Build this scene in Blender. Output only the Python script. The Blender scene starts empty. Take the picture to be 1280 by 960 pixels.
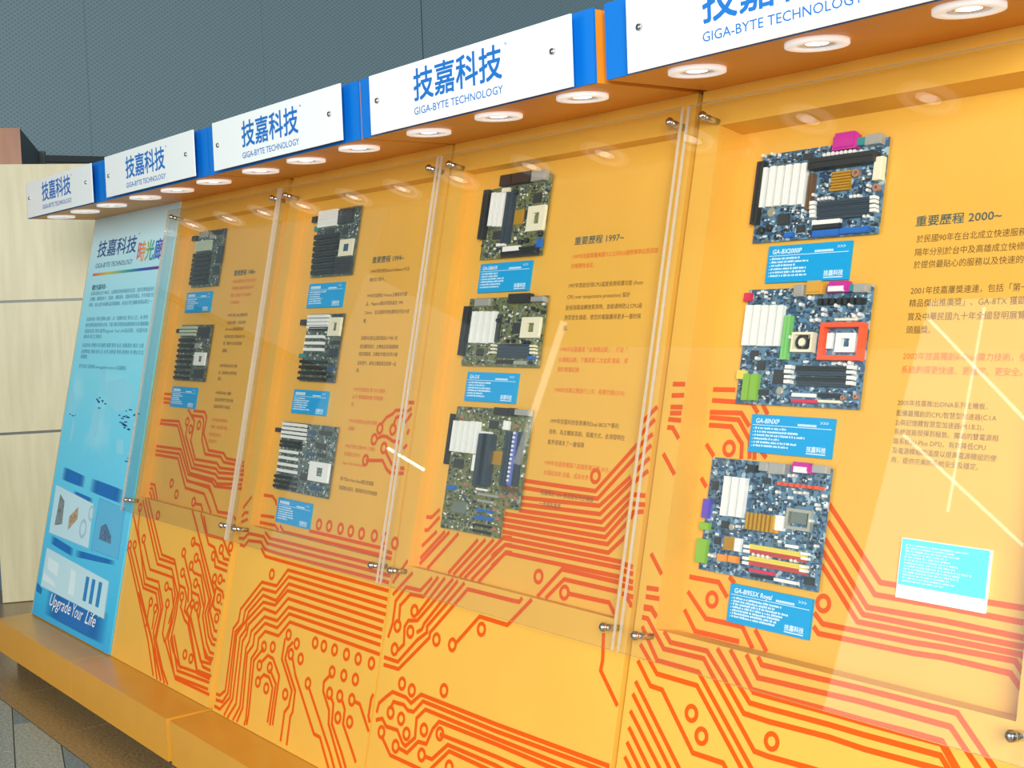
import bpy, math, random
from mathutils import Vector, Matrix
random.seed(7)
scene = bpy.context.scene
COL = scene.collection
Z0 = 0.202            # height of the plinth tops above the floor
K = 0.2193            # backward lean of the display faces (radians)

# ---------------------------------------------------------------- camera
cam = bpy.data.cameras.new('camera')
cam.sensor_width = 36.0
cam.lens = 1597.96 * 36.0 / 1280.0
cam.clip_end = 200
cam_o = bpy.data.objects.new('camera', cam)
COL.objects.link(cam_o)
_r = Vector((0.61040, 0.79127, -0.03621)); _u = Vector((-0.02745, 0.06682, 0.99739)); _f = Vector((-0.79162, 0.60781, -0.06250))
cam_o.matrix_world = Matrix(((_r.x, _u.x, -_f.x, 5.6128), (_r.y, _u.y, -_f.y, -1.6463), (_r.z, _u.z, -_f.z, 1.2557 + Z0), (0, 0, 0, 1)))
scene.camera = cam_o

# ---------------------------------------------------------------- world and lights
world = bpy.data.worlds.new('world'); scene.world = world; world.use_nodes = True
bg = world.node_tree.nodes['Background']
bg.inputs[0].default_value = (0.80, 0.90, 0.95, 1); bg.inputs[1].default_value = 0.46

def area(name, loc, target, sx, sy, power, color):
    l = bpy.data.lights.new(name, 'AREA'); l.shape = 'RECTANGLE'; l.size = sx; l.size_y = sy; l.energy = power; l.color = color
    o = bpy.data.objects.new(name, l); COL.objects.link(o); o.location = loc
    d = Vector(target) - Vector(loc); o.rotation_euler = d.to_track_quat('-Z', 'Y').to_euler()
    return o
area('hall_window_light', (1.35, -8.0, 2.9), (1.35, 0.0, 2.9), 6.4, 4.6, 165, (1.0, 0.98, 0.94))
area('side_fill_light', (8.6, -4.2, 2.6), (4.2, 0.2, 1.0), 2.4, 2.4, 580, (1.0, 0.97, 0.92))  # added fill that brightens the right end, falling off toward the left
def strip(name, a, b, w, radiance, color):        # narrow lights added across the hall to mirror as streaks in the acrylic
    a, b = Vector(a), Vector(b); d = b - a; mid = (a + b) / 2
    l = bpy.data.lights.new(name, 'AREA'); l.shape = 'ELLIPSE' if 'spot' in name else 'RECTANGLE'; l.size = d.length; l.size_y = w; l.energy = radiance * math.pi * d.length * w; l.color = color
    o = bpy.data.objects.new(name, l); COL.objects.link(o)
    z = (mid - Vector((3.0, 0.2, 1.2))).normalized(); x = d.normalized(); y = z.cross(x).normalized(); z = x.cross(y)
    o.matrix_world = Matrix(((x.x, y.x, z.x, mid.x), (x.y, y.y, z.y, mid.y), (x.z, y.z, z.z, mid.z), (0, 0, 0, 1)))
strip('streak_light', (-1.64, -7.8, 4.9), (-0.43, -7.8, 3.95), 0.03, 5, (1, 1, .96)); strip('streak_light', (-1.09, -7.8, 5.02), (-0.95, -7.8, 3.05), 0.022, 4.5, (1, 1, .96))
strip('streak_light', (-1.61, -7.8, 3.74), (-0.18, -7.8, 2.84), 0.028, 4.5, (1, 1, .96)); strip('streak_light', (-6.71, -7.5, 4.82), (-6.74, -7.5, 2.92), 0.09, 2.0, (1, .95, .8))
strip('streak_light', (-9.71, -7.5, 2.92), (-8.64, -7.5, 2.68), 0.04, 8, (1, 1, .96)); strip('spot_lamp', (-7.75, -4.0, 4.53), (-7.35, -4.0, 4.47), 0.36, 1.4, (1, .9, .35))
scene.view_settings.view_transform = 'Standard'
scene.view_settings.look = 'None'
scene.view_settings.exposure = 0.14
scene.view_settings.gamma = 1.0
scene.view_settings.use_curve_mapping = False

# ---------------------------------------------------------------- materials
def lin(c):
    return tuple(((v / 255.0) / 12.92 if v <= 10 else (((v / 255.0) + 0.055) / 1.055) ** 2.4) for v in c)
MATS = {}
def mat(name, rgb, rough=0.5, metal=0.0, spec=0.5, emit=0.0, noise=0.0, nscale=40.0, bump=0.0, coat=0.0):
    if name in MATS: return MATS[name]
    m = bpy.data.materials.new(name); m.use_nodes = True
    nt = m.node_tree; b = nt.nodes['Principled BSDF']; c = lin(rgb) + (1,)
    b.inputs['Base Color'].default_value = c; b.inputs['Roughness'].default_value = rough
    b.inputs['Metallic'].default_value = metal; b.inputs['Specular IOR Level'].default_value = spec
    b.inputs['Coat Weight'].default_value = coat
    if emit:
        b.inputs['Emission Color'].default_value = c; b.inputs['Emission Strength'].default_value = emit
    if noise or bump:
        tc = nt.nodes.new('ShaderNodeTexCoord'); n = nt.nodes.new('ShaderNodeTexNoise')
        n.inputs['Scale'].default_value = nscale; n.inputs['Detail'].default_value = 4
        nt.links.new(tc.outputs['Object'], n.inputs['Vector'])
        if noise:
            r = nt.nodes.new('ShaderNodeValToRGB')
            r.color_ramp.elements[0].position = 0.3; r.color_ramp.elements[1].position = 0.7
            r.color_ramp.elements[0].color = tuple(v * (1 - noise) for v in c[:3]) + (1,)
            r.color_ramp.elements[1].color = tuple(min(1, v * (1 + noise)) for v in c[:3]) + (1,)
            nt.links.new(n.outputs['Fac'], r.inputs['Fac']); nt.links.new(r.outputs['Color'], b.inputs['Base Color'])
        if bump:
            bn = nt.nodes.new('ShaderNodeBump'); bn.inputs['Strength'].default_value = bump; bn.inputs['Distance'].default_value = 0.002
            nt.links.new(n.outputs['Fac'], bn.inputs['Height']); nt.links.new(bn.outputs['Normal'], b.inputs['Normal'])
    MATS[name] = m
    return m
ORANGE = mat('orange_laminate', (233, 178, 70), 0.42, noise=0.03, nscale=6.0)
CANOPY = mat('canopy_laminate', (228, 146, 42), 0.45, noise=0.03, nscale=6.0)
PLINTH = mat('plinth_laminate', (222, 160, 56), 0.3, noise=0.03, nscale=6.0)
TRACE = mat('trace_vinyl', (224, 86, 0), 0.5, spec=0.25)
BLUE = mat('blue_board', (0, 116, 210), 0.5, spec=0.3)
WHITE = mat('sign_acrylic', (244, 252, 252), 0.18)
BLUETXT = mat('blue_lettering', (0, 112, 200), 0.4)
INK = mat('dark_ink', (112, 84, 42), 0.6)
HEADINK = mat('heading_ink', (70, 96, 90), 0.6)
REDINK = mat('red_ink', (226, 104, 40), 0.6)
STEEL = mat('polished_steel', (205, 205, 208), 0.14, 1.0)
DARK = mat('toe_kick', (28, 32, 34), 0.7)
TRIMW = mat('lamp_trim', (250, 246, 244), 0.35, emit=0.35)  # trim glows by itself, standing in for lamp light on the ring
GLOW = mat('lamp_glow', (255, 252, 246), 0.5, emit=3.2)
REFL = mat('lamp_reflector', (225, 215, 210), 0.2, 0.6)
CARD = mat('card_blue', (0, 160, 222), 0.5, spec=0.3)
CARDTXT = mat('card_print', (214, 240, 252), 0.5)
TURQUOISE = mat('turquoise_card', (60, 226, 228), 0.45)
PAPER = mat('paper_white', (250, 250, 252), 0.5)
C = {'black': mat('slot_black', (38, 44, 46), 0.45), 'white': mat('slot_white', (238, 240, 236), 0.45), 'brown': mat('slot_brown', (104, 78, 50), 0.5),
     'magenta': mat('port_magenta', (196, 40, 150), 0.4), 'metal': mat('port_metal', (176, 178, 172), 0.35, 0.35), 'teal': mat('port_teal', (40, 140, 140), 0.4),
     'cream': mat('cream_plastic', (232, 228, 200), 0.5), 'gold': mat('gold_heatsink', (206, 158, 52), 0.35, 0.4), 'slate': mat('slot_slate', (52, 68, 80), 0.45),
     'blue': mat('connector_blue', (30, 104, 190), 0.45), 'silver': mat('cell_silver', (186, 186, 170), 0.3, 0.5), 'chip': mat('chip_black', (50, 56, 58), 0.5),
     'can': mat('capacitor_can', (226, 228, 226), 0.3), 'dark_can': mat('capacitor_dark', (44, 46, 58), 0.4), 'copper': mat('copper_coil', (186, 140, 118), 0.4, 0.3),
     'green': mat('slot_green', (124, 200, 112), 0.45), 'orangered': mat('plastic_orangered', (238, 92, 54), 0.45), 'crimson': mat('connector_red', (214, 50, 84), 0.45),
     'goldport': mat('port_gold', (214, 160, 60), 0.4), 'yellow': mat('plastic_yellow', (228, 208, 92), 0.45), 'lime': mat('plastic_lime', (132, 184, 62), 0.45),
     'brick': mat('slot_brick', (192, 76, 70), 0.45), 'orange': mat('connector_orange', (244, 150, 60), 0.45), 'violet': mat('connector_violet', (96, 76, 190), 0.45),
     'greychip': mat('chip_grey', (120, 132, 126), 0.35, 0.3), 'bluechip': mat('chip_blue', (44, 78, 118), 0.4), 'periwinkle': mat('chip_periwinkle', (98, 112, 190), 0.4),
     'palegreen': mat('slot_palegreen', (190, 206, 180), 0.45)}

def pcb_mat(name, a, b_, c_):
    m = bpy.data.materials.new(name); m.use_nodes = True; nt = m.node_tree; b = nt.nodes['Principled BSDF']
    tc = nt.nodes.new('ShaderNodeTexCoord'); n = nt.nodes.new('ShaderNodeTexVoronoi'); n.inputs['Scale'].default_value = 130
    r = nt.nodes.new('ShaderNodeValToRGB'); r.color_ramp.interpolation = 'CONSTANT'
    e = r.color_ramp.elements; e[0].color = lin(a) + (1,); e[1].color = lin(b_) + (1,); e[1].position = 0.45
    x = e.new(0.8); x.color = lin(c_) + (1,)
    nt.links.new(tc.outputs['Object'], n.inputs['Vector']); nt.links.new(n.outputs['Color'], r.inputs['Fac']); nt.links.new(r.outputs['Color'], b.inputs['Base Color'])
    b.inputs['Roughness'].default_value = 0.4
    return m
PCB = {'blue': pcb_mat('pcb_blue', (56, 92, 120), (92, 130, 156), (160, 186, 198)), 'steel': pcb_mat('pcb_steel', (62, 84, 84), (98, 118, 108), (156, 168, 156)),
       'olive': pcb_mat('pcb_olive', (92, 104, 66), (120, 122, 74), (150, 160, 140)), 'moss': pcb_mat('pcb_moss', (66, 84, 72), (96, 106, 84), (140, 150, 130))}

def acrylic_mats():
    m = bpy.data.materials.new('clear_acrylic'); m.use_nodes = True; nt = m.node_tree
    for nd in list(nt.nodes):
        if nd.type == 'BSDF_PRINCIPLED': nt.nodes.remove(nd)
    out = nt.nodes['Material Output']; tr = nt.nodes.new('ShaderNodeBsdfTransparent'); tr.inputs[0].default_value = (0.985, 0.99, 0.985, 1)
    gl = nt.nodes.new('ShaderNodeBsdfGlossy'); gl.inputs['Roughness'].default_value = 0.01
    fr = nt.nodes.new('ShaderNodeFresnel'); fr.inputs['IOR'].default_value = 1.49
    mx = nt.nodes.new('ShaderNodeMixShader')
    ge = nt.nodes.new('ShaderNodeNewGeometry'); mr = nt.nodes.new('ShaderNodeMapRange')       # same index of refraction on both faces of the sheet
    mr.inputs[3].default_value = 1.49; mr.inputs[4].default_value = 1 / 1.49
    nt.links.new(ge.outputs['Backfacing'], mr.inputs[0]); nt.links.new(mr.outputs[0], fr.inputs['IOR'])
    nt.links.new(fr.outputs[0], mx.inputs[0]); nt.links.new(tr.outputs[0], mx.inputs[1]); nt.links.new(gl.outputs[0], mx.inputs[2]); nt.links.new(mx.outputs[0], out.inputs[0])
    e = bpy.data.materials.new('acrylic_edge'); e.use_nodes = True; nt = e.node_tree; b = nt.nodes['Principled BSDF']
    b.inputs['Base Color'].default_value = lin((190, 186, 176)) + (1,); b.inputs['Roughness'].default_value = 0.15; b.inputs['Alpha'].default_value = 0.85
    return m, e
ACRYLIC, ACRYLIC_EDGE = acrylic_mats()

# ---------------------------------------------------------------- geometry helpers
US = Vector((0, math.sin(K), math.cos(K))); NS = Vector((0, -math.cos(K), math.sin(K)))
def F(x, u, n):                       # face coordinates in millimetres -> world
    return Vector((x * 0.001, 0, Z0)) + US * (u * 0.001) + NS * (n * 0.001)
def W(x, y, z):                       # millimetres, z counted from the plinth top
    return Vector((x * 0.001, y * 0.001, z * 0.001 + Z0))
def empty(name, loc, label, cat, group=None, rot=None):
    o = bpy.data.objects.new(name, None); COL.objects.link(o); o.empty_display_size = 0.05
    m = Matrix.Translation(loc)
    if rot is not None: m = m @ rot
    o.matrix_world = m
    o['label'] = label; o['category'] = cat
    if group: o['group'] = group
    return o
INV = {}
def obj(name, verts, faces, material, parent=None, smooth=False, mats=None, idx=None, kind=None):
    if parent is not None:
        key = parent.name
        if key not in INV:
            p, chain = parent, Matrix.Identity(4)
            while p is not None:
                chain = p.matrix_basis @ chain
                p = p.parent
            INV[key] = chain.inverted()
        inv = INV[key]; verts = [inv @ Vector(v) for v in verts]
    me = bpy.data.meshes.new(name); me.from_pydata([tuple(v) for v in verts], [], faces)
    if mats:
        for q in mats: me.materials.append(q)
        me.polygons.foreach_set('material_index', idx)
    else: me.materials.append(material)
    if smooth: me.polygons.foreach_set('use_smooth', [True] * len(me.polygons))
    me.update()
    o = bpy.data.objects.new(name, me); COL.objects.link(o)
    if parent is not None: o.parent = parent
    if kind: o['kind'] = kind
    return o
BF = [(0, 3, 2, 1), (4, 5, 6, 7), (0, 1, 5, 4), (1, 2, 6, 5), (2, 3, 7, 6), (3, 0, 4, 7)]
class MB:
    def __init__(s): s.v = []; s.f = []; s.m = []
    def add(s, vs, fs, mi=0):
        o = len(s.v); s.v += vs; s.f += [tuple(i + o for i in f) for f in fs]; s.m += [mi] * len(fs); return s
    def box(s, T, x0, x1, y0, y1, z0, z1, mi=0):
        return s.add([T(x0, y0, z0), T(x1, y0, z0), T(x1, y1, z0), T(x0, y1, z0), T(x0, y0, z1), T(x1, y0, z1), T(x1, y1, z1), T(x0, y1, z1)], BF, mi)
    def cyl(s, T, x, y, r, z0, z1, seg=14, r1=None, mi=0):
        r1 = r if r1 is None else r1
        vs = [T(x + r * math.cos(2 * math.pi * i / seg), y + r * math.sin(2 * math.pi * i / seg), z0) for i in range(seg)] + [T(x + r1 * math.cos(2 * math.pi * i / seg), y + r1 * math.sin(2 * math.pi * i / seg), z1) for i in range(seg)]
        fs = [(i, (i + 1) % seg, (i + 1) % seg + seg, i + seg) for i in range(seg)] + [tuple(range(seg, 2 * seg)), tuple(range(seg - 1, -1, -1))]
        return s.add(vs, fs, mi)
    def tube(s, T, x, y, r0, r1, z0, z1, seg=18, mi=0):          # ring with an inner radius
        vs = []
        for r, z in ((r1, z0), (r1, z1), (r0, z1), (r0, z0)):
            vs += [T(x + r * math.cos(2 * math.pi * i / seg), y + r * math.sin(2 * math.pi * i / seg), z) for i in range(seg)]
        fs = []
        for k in range(4):
            a, b = k * seg, ((k + 1) % 4) * seg
            fs += [(a + i, a + (i + 1) % seg, b + (i + 1) % seg, b + i) for i in range(seg)]
        return s.add(vs, fs, mi)
    def frame(s, T, x0, x1, y0, y1, t, z0, z1, mi=0):
        s.box(T, x0, x1, y0, y0 + t, z0, z1, mi); s.box(T, x0, x1, y1 - t, y1, z0, z1, mi)
        s.box(T, x0, x0 + t, y0 + t, y1 - t, z0, z1, mi); s.box(T, x1 - t, x1, y0 + t, y1 - t, z0, z1, mi); return s
    def flat(s, T, pts, z, mi=0):
        return s.add([T(x, y, z) for x, y in pts], [tuple(range(len(pts)))], mi)
    def obj(s, name, material, parent=None, smooth=False, mats=None, kind=None):
        return obj(name, s.v, s.f, material, parent, smooth, mats, s.m, kind)

# lettering: every string becomes flat mesh outlines laid on its board
TEXT_CACHE = {}
_probe = bpy.data.curves.new('probe', 'FONT'); _probe_o = bpy.data.objects.new('probe', _probe); COL.objects.link(_probe_o)
def glyphs(body, offset=0.0, shear=0.0):
    key = (body, offset, shear)
    if key not in TEXT_CACHE:
        _probe.body = body; _probe.size = 1.0; _probe.offset = offset; _probe.shear = shear; _probe.resolution_u = 2; _probe.fill_mode = 'FRONT'
        dg = bpy.context.evaluated_depsgraph_get(); dg.update()
        me = bpy.data.meshes.new_from_object(_probe_o.evaluated_get(dg))
        TEXT_CACHE[key] = ([(v.co.x, v.co.y) for v in me.vertices], [tuple(p.vertices) for p in me.polygons])
        bpy.data.meshes.remove(me)
    return TEXT_CACHE[key]
def write(mb, T, body, x, y, z, size, width=None, offset=0.0, shear=0.0, maxw=None, mi=0):
    if offset:                                    # heavier strokes: the outline laid down several times
        for k, (dx, dy) in enumerate(((-1, -1), (1, -1), (1, 1), (-1, 1))):
            write(mb, T, body, x + dx * offset * size, y + dy * offset * size, z + k * 0.02, size, width, 0.0, shear, maxw, mi)
        return
    vs, fs = glyphs(body, 0.0, shear)
    if not vs: return
    x0 = min(v[0] for v in vs); x1 = max(v[0] for v in vs)
    sx = size
    if width: sx = width / (x1 - x0)
    elif maxw and (x1 - x0) * size > maxw: sx = maxw / (x1 - x0)
    mb.add([T(x + (a - x0) * sx, y + b * size, z) for a, b in vs], fs, mi)
def ribbons(mb, T, data, z, width, keep, ring=(18.5, 9.0)):
    z0_ = z
    for li, line in enumerate(data.split(';')):
        z = z0_ + li * 0.006
        pts = [tuple(float(v) for v in p.split(',')) for p in line.split(' ')]
        if len(pts) == 1:
            x, y = pts[0]; seg = 16
            if not keep(x, y): continue
            vs = []
            for r in ring: vs += [T(x + r * math.cos(2 * math.pi * i / seg), y + r * math.sin(2 * math.pi * i / seg), z) for i in range(seg)]
            mb.add(vs, [(i, (i + 1) % seg, (i + 1) % seg + seg, i + seg) for i in range(seg)]); continue
        fine = []; joint = []
        for a, b in zip(pts, pts[1:]):
            L = math.hypot(b[0] - a[0], b[1] - a[1]); k = max(1, int(L / 7))
            fine += [(a[0] + (b[0] - a[0]) * i / k, a[1] + (b[1] - a[1]) * i / k) for i in range(k)]
        fine.append(pts[-1])
        off = []
        for i, p in enumerate(fine):
            a = fine[max(0, i - 1)]; b = fine[min(len(fine) - 1, i + 1)]
            d1 = Vector((p[0] - a[0], p[1] - a[1])); d2 = Vector((b[0] - p[0], b[1] - p[1]))
            if d1.length < 1e-6: d1 = d2
            if d2.length < 1e-6: d2 = d1
            d1.normalize(); d2.normalize(); t = d1 + d2
            if t.length < 1e-3: t = d1
            t.normalize(); nrm = Vector((-t.y, t.x)); c = max(0.55, nrm.dot(Vector((-d1.y, d1.x))))
            off.append(nrm * (width / 2 / c))
        for i in range(len(fine) - 1):
            mx, my = (fine[i][0] + fine[i + 1][0]) / 2, (fine[i][1] + fine[i + 1][1]) / 2
            if not keep(mx, my): continue
            p, q = fine[i], fine[i + 1]; a, b = off[i], off[i + 1]
            mb.add([T(p[0] - a.x, p[1] - a.y, z), T(q[0] - b.x, q[1] - b.y, z), T(q[0] + b.x, q[1] + b.y, z), T(p[0] + a.x, p[1] + a.y, z)], [(0, 1, 2, 3)])
TR = {
  '1N': '36,995 135,996;36,978 131,977;41,964 137,962;352,943 448,943 470,924 466,867 527,812 649,810 678,794 777,793;302,946 338,926 436,925 450,911 458,847 502,797 630,796 660,780 776,779;338,926 372,907 374,883 366,836 428,773 609,773 637,759 773,762;317,888 317,850 426,754 609,754 634,742 775,749;40,894 239,899 410,741 610,735 636,724 775,731;38,882 234,883 402,721 605,716 633,704 772,715;43,796 296,799 389,716 593,707 619,694 769,700;43,779 287,782 386,694 570,685 609,665 672,612 781,616;41,764 280,765 384,667 545,661 624,603;387,692 578,690 647,633 662,624;42,653 108,653 154,601;46,636 93,637 129,601;47,622 77,620 104,600;312,901;415,894;351,876;259,672;316,637;476,620 535,622 557,602;471,625',
  '1F': '-6,996 28,996;-4,983 29,983;-3,970 30,970;-15,891 25,891;-14,881 26,880;-5,794 27,795;-5,780 28,780;-5,768 26,768;-19,648 22,649;-17,634 24,635;-14,621 24,622;27,968 -6,935;836,791 880,792;840,779 884,780;845,764 889,766;850,751 893,753;856,734 899,736;861,719 904,721;865,706 909,708;828,621 850,622 884,605;113,608 333,405 475,405 541,332 545,237 533,152 560,126 627,85 650,80;156,597 350,421 464,418 524,352;102,592 323,384 454,384 530,312 529,234 510,153 608,45 871,57;11,552 249,323 358,325 427,249 417,177 413,130 505,46 583,-5;91,556 98,487 239,300 363,300 415,238 402,142 450,81 539,4;170,446 266,357 470,358 513,305 513,204 491,140 617,38 886,43;90,411 233,285 351,284 397,230 380,152 433,78 511,2;52,406 379,124 477,-1;19,412 345,117 437,10;197,264 362,135 502,9;310,234 310,158;364,220 365,159;460,255 459,162 488,135;47,418;92,423;167,455;319,248;366,232;461,265;432,320;529,452;89,562;569,307;262,552;4,552;592,497;634,448;605,417;545,385;660,366;660,296;695,294;763,472;813,500;797,402;838,406;850,345;856,283;877,517;550,623;450,318 480,316 515,264 496,201;541,440 629,354 651,309 623,268 652,250;575,292 571,273 619,236 649,228 776,89 873,91;563,381 613,338 624,295;528,341 580,338 607,310 607,265 665,244 808,117 869,116;663,293 660,256 787,130 867,137;698,285 817,149 869,146;611,411 634,398 694,396 754,321 751,272 810,195 844,171 875,171;643,447 667,441 782,330 767,283 817,218 850,198 875,199;593,495 643,492 793,340 787,287 833,230 853,216 879,216;540,606 815,352 799,297 854,242 874,243;673,366 691,362 750,302;642,334 697,331 725,298 725,254 797,175 836,152 875,156;613,602 713,505 761,500 806,460 878,457;644,592 692,534 816,534 863,498 885,488;774,465 788,440 880,438;820,493 842,474 882,475;846,405 876,406;800,394 821,377 869,370 884,350;871,335 876,328;817,374 815,318 836,308 869,309 879,300;782,387 812,361;663,128;713,124;553,174 638,83 871,97;538,167 623,66 873,79;648,245 773,97 880,101',
  '2N': '699,949;767,950;677,917;734,896;647,855;700,958 725,982 754,993 768,1004 815,1006;766,960 774,983 792,989 819,991;686,918 718,929 743,928 774,918 814,918;743,889 791,852 810,846 827,847;649,855 737,861 764,839 783,831 827,833;57,699 125,701 152,688 160,676;64,634 159,638;57,612 171,614 198,602;202,618 233,601 800,605;388,623 808,624;440,648;500,650;566,650;624,650;683,650;751,652;806,651',
  '2F': '878,1025 906,1026;875,999 898,1011;876,970 902,997;894,939 900,954;885,900 901,912;882,848 905,848;879,834 905,835;910,649;876,623 904,621;873,607 905,607;52,690 4,648;46,638 19,635 4,620;49,617 -3,600 -33,601;-1,551 41,554 68,574 173,576 202,559 285,559;20,532 54,532 75,552 161,558 189,541 213,539 292,538;177,591 214,576 280,577;167,540 201,519 298,519;280,577 840,581 861,580;285,559 852,563 912,562;292,538 860,544 917,544;298,519 913,523;914,501 356,499 301,443 205,440 92,337 90,299 62,271 72,79 40,57 13,56;914,481 366,480 303,423 215,421 124,339 123,328 120,296 79,264 92,75 65,42 17,38;916,461 373,460 311,400 226,403 148,338 142,313 91,258 110,66 55,17 13,18;918,441 373,440 311,386 233,383 143,311 147,285 116,254 129,66 88,5;917,420 383,418 322,364 243,365 160,301 157,270 137,245 156,56 113,3;918,400 393,394 337,344 255,342 184,285 181,254 166,230 184,54 147,-1;918,380 403,376 344,324 265,324 209,279 210,247 180,216 203,54 175,-1;915,356 414,354 359,303 273,301 238,272 240,240 211,206 235,25 228,8;261,472;279,256;334,265;418,317;473,301;448,266;508,264;269,197;335,204;275,149;332,142;450,150;569,207;576,323;626,323;280,252 229,204 247,44 245,12;274,205 312,236 347,233 399,192 402,64 403,49;337,199 386,166 386,61 387,45;281,156 305,177 340,176 370,151 370,57 370,49;401,304 399,243 485,168 480,121 461,101 462,59 463,17;451,302 425,280 419,247 504,172 507,112 498,96 501,15;460,259 491,215 642,82 676,81 708,49 738,20 752,6;575,199 739,57 764,31 792,2;686,324;751,324;813,324;881,326;690,264;753,267;814,269;693,206;748,210;811,214;754,153;816,156;687,258 654,229 658,204 704,161 711,126 772,65 798,40 827,12;700,200 721,183 728,130 796,71 821,46 863,4;761,204 783,182 785,143 851,85 875,63;825,213 853,212 920,149;916,258 904,238 903,192 919,170',
  '3N': '451,820 733,829 821,902;452,804 739,811 836,900;452,789 747,794 844,881;399,775 760,779 845,867;393,761 766,763 846,846;397,747 776,749 842,816;400,732 782,731 832,775;445,861 590,860 714,860 833,977;449,844 593,843 724,844 834,952;707,893;403,717 835,717;369,668 416,702 835,704;375,644 423,683 839,685;557,595 636,674 834,673;587,596 648,653 833,653;557,646;655,624;667,624 805,626 828,604;61,731 93,732 125,757;62,696 85,698 130,738;62,649 126,700;63,617 162,704;69,607 182,705;106,600 222,706;201,602 307,701;224,602 337,705;251,600 370,709;273,600 407,719 439,721;302,600 417,702 443,704;331,599 424,685 447,686',
  '3F': '865,717 900,714;867,703 903,700;871,686 906,683;873,672 908,670;877,655 912,653;891,651 907,638 921,566;869,1018 910,1054;871,993 908,1027;869,967 907,996;870,939 907,972;868,912 907,945;867,889 908,918;870,864 909,865;873,845 912,846;873,813 879,827 910,832;7,546 62,613;15,516 93,586;183,586 139,547 72,545 33,503 34,444 22,405;209,592 156,534 97,531 57,495 62,449;238,594 140,486;273,597 144,471 104,464 91,446 99,402 76,382;293,595 176,469 169,453 148,441;322,594 190,464 194,450 156,424 83,354 16,353;514,582 338,581 207,452 207,439 91,337 19,334;125,492;58,442;120,438;414,497;60,382;116,305;163,298;238,440;307,440;299,327;83,224;134,220;167,190;54,167;127,149;239,217;307,224;244,157;363,158;317,443 400,525 510,524 586,596;514,582 542,583 551,594;19,209 24,235 53,258 79,276 143,276 168,267 206,297 517,297 921,303 921,303;79,233 89,253 137,256 158,247 184,249 218,283 521,282 867,289 904,289 924,289;20,190 49,201 72,186 125,189 154,165 170,160 206,190 201,237 233,266 524,266 786,268 871,268 911,268;136,149 181,146 222,184 257,187 275,228 297,251 527,254 730,253 810,254 910,255;307,223 533,227 629,226 708,226 908,226;254,157 289,158 345,207 538,208 598,204 917,183;288,133 354,194 541,192 921,188;57,158 109,122 238,123 298,120 917,89;837,565 845,509 843,487 918,417;913,535 915,522',
  '4F': '27,1103 70,1104;28,1079 71,1081;29,1055 71,1056;30,1042 71,1044;27,1029 72,1028;27,1012 43,1012 70,985;25,957 71,911;27,749 71,706;27,678 70,680;28,660 68,662;26,639 49,640 72,621;27,636 50,637 114,582 214,584 263,544 324,489 383,488 520,493 595,491 731,495 763,496 923,501;25,617 42,617 98,566 208,568 233,544 360,428 393,427 489,431 553,432 913,438;29,599 84,540 199,540 357,397 787,8;30,563 88,514 199,514 334,391 748,14;29,529 74,487 108,486 210,387 289,388 301,377 699,12;239,594 291,548 335,511 379,511 517,514 591,514 740,517 759,498 915,342;272,598 329,543 336,536 375,536 513,538 588,538 683,540 740,540 772,506 909,360;337,532 376,532 514,534 589,534 684,535 739,536 770,502 918,339;308,602 347,560 371,561 572,567 752,566 810,513 913,419;341,598 353,585 569,589 761,590 837,520 911,452;194,459;227,423;397,455;30,487 179,350 547,12;27,461 155,343 523,4;26,426 128,336 503,5;28,393 98,329 452,5;28,363 73,322 413,12;27,333 47,315 389,7;194,459;227,423;397,455',
  '4N': '74,1104 136,1105;75,1081 185,1080 204,1060;214,1078 230,1058;73,1056 160,1058 186,1032;74,1045 155,1044 191,1005 197,967;75,1029 137,1029 172,996 175,965;139,984;74,989 100,965;72,918 90,900;208,981 210,966;225,984 240,972;74,712 156,713 184,687;182,728 199,717;75,682 134,636 232,637 265,600;72,644 109,606 229,607;265,637 300,601;144,676;405,897 537,770 569,770 745,769 814,770;407,865 529,747 670,748 816,747;405,832 516,722 672,725 819,723;404,808 509,708 675,708 821,709;405,783 499,693 676,695 817,696 830,689;401,693 423,676 615,678 678,681 809,684 826,666;403,668 416,657 618,660 680,664 803,663 829,637;419,713',
}
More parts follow.
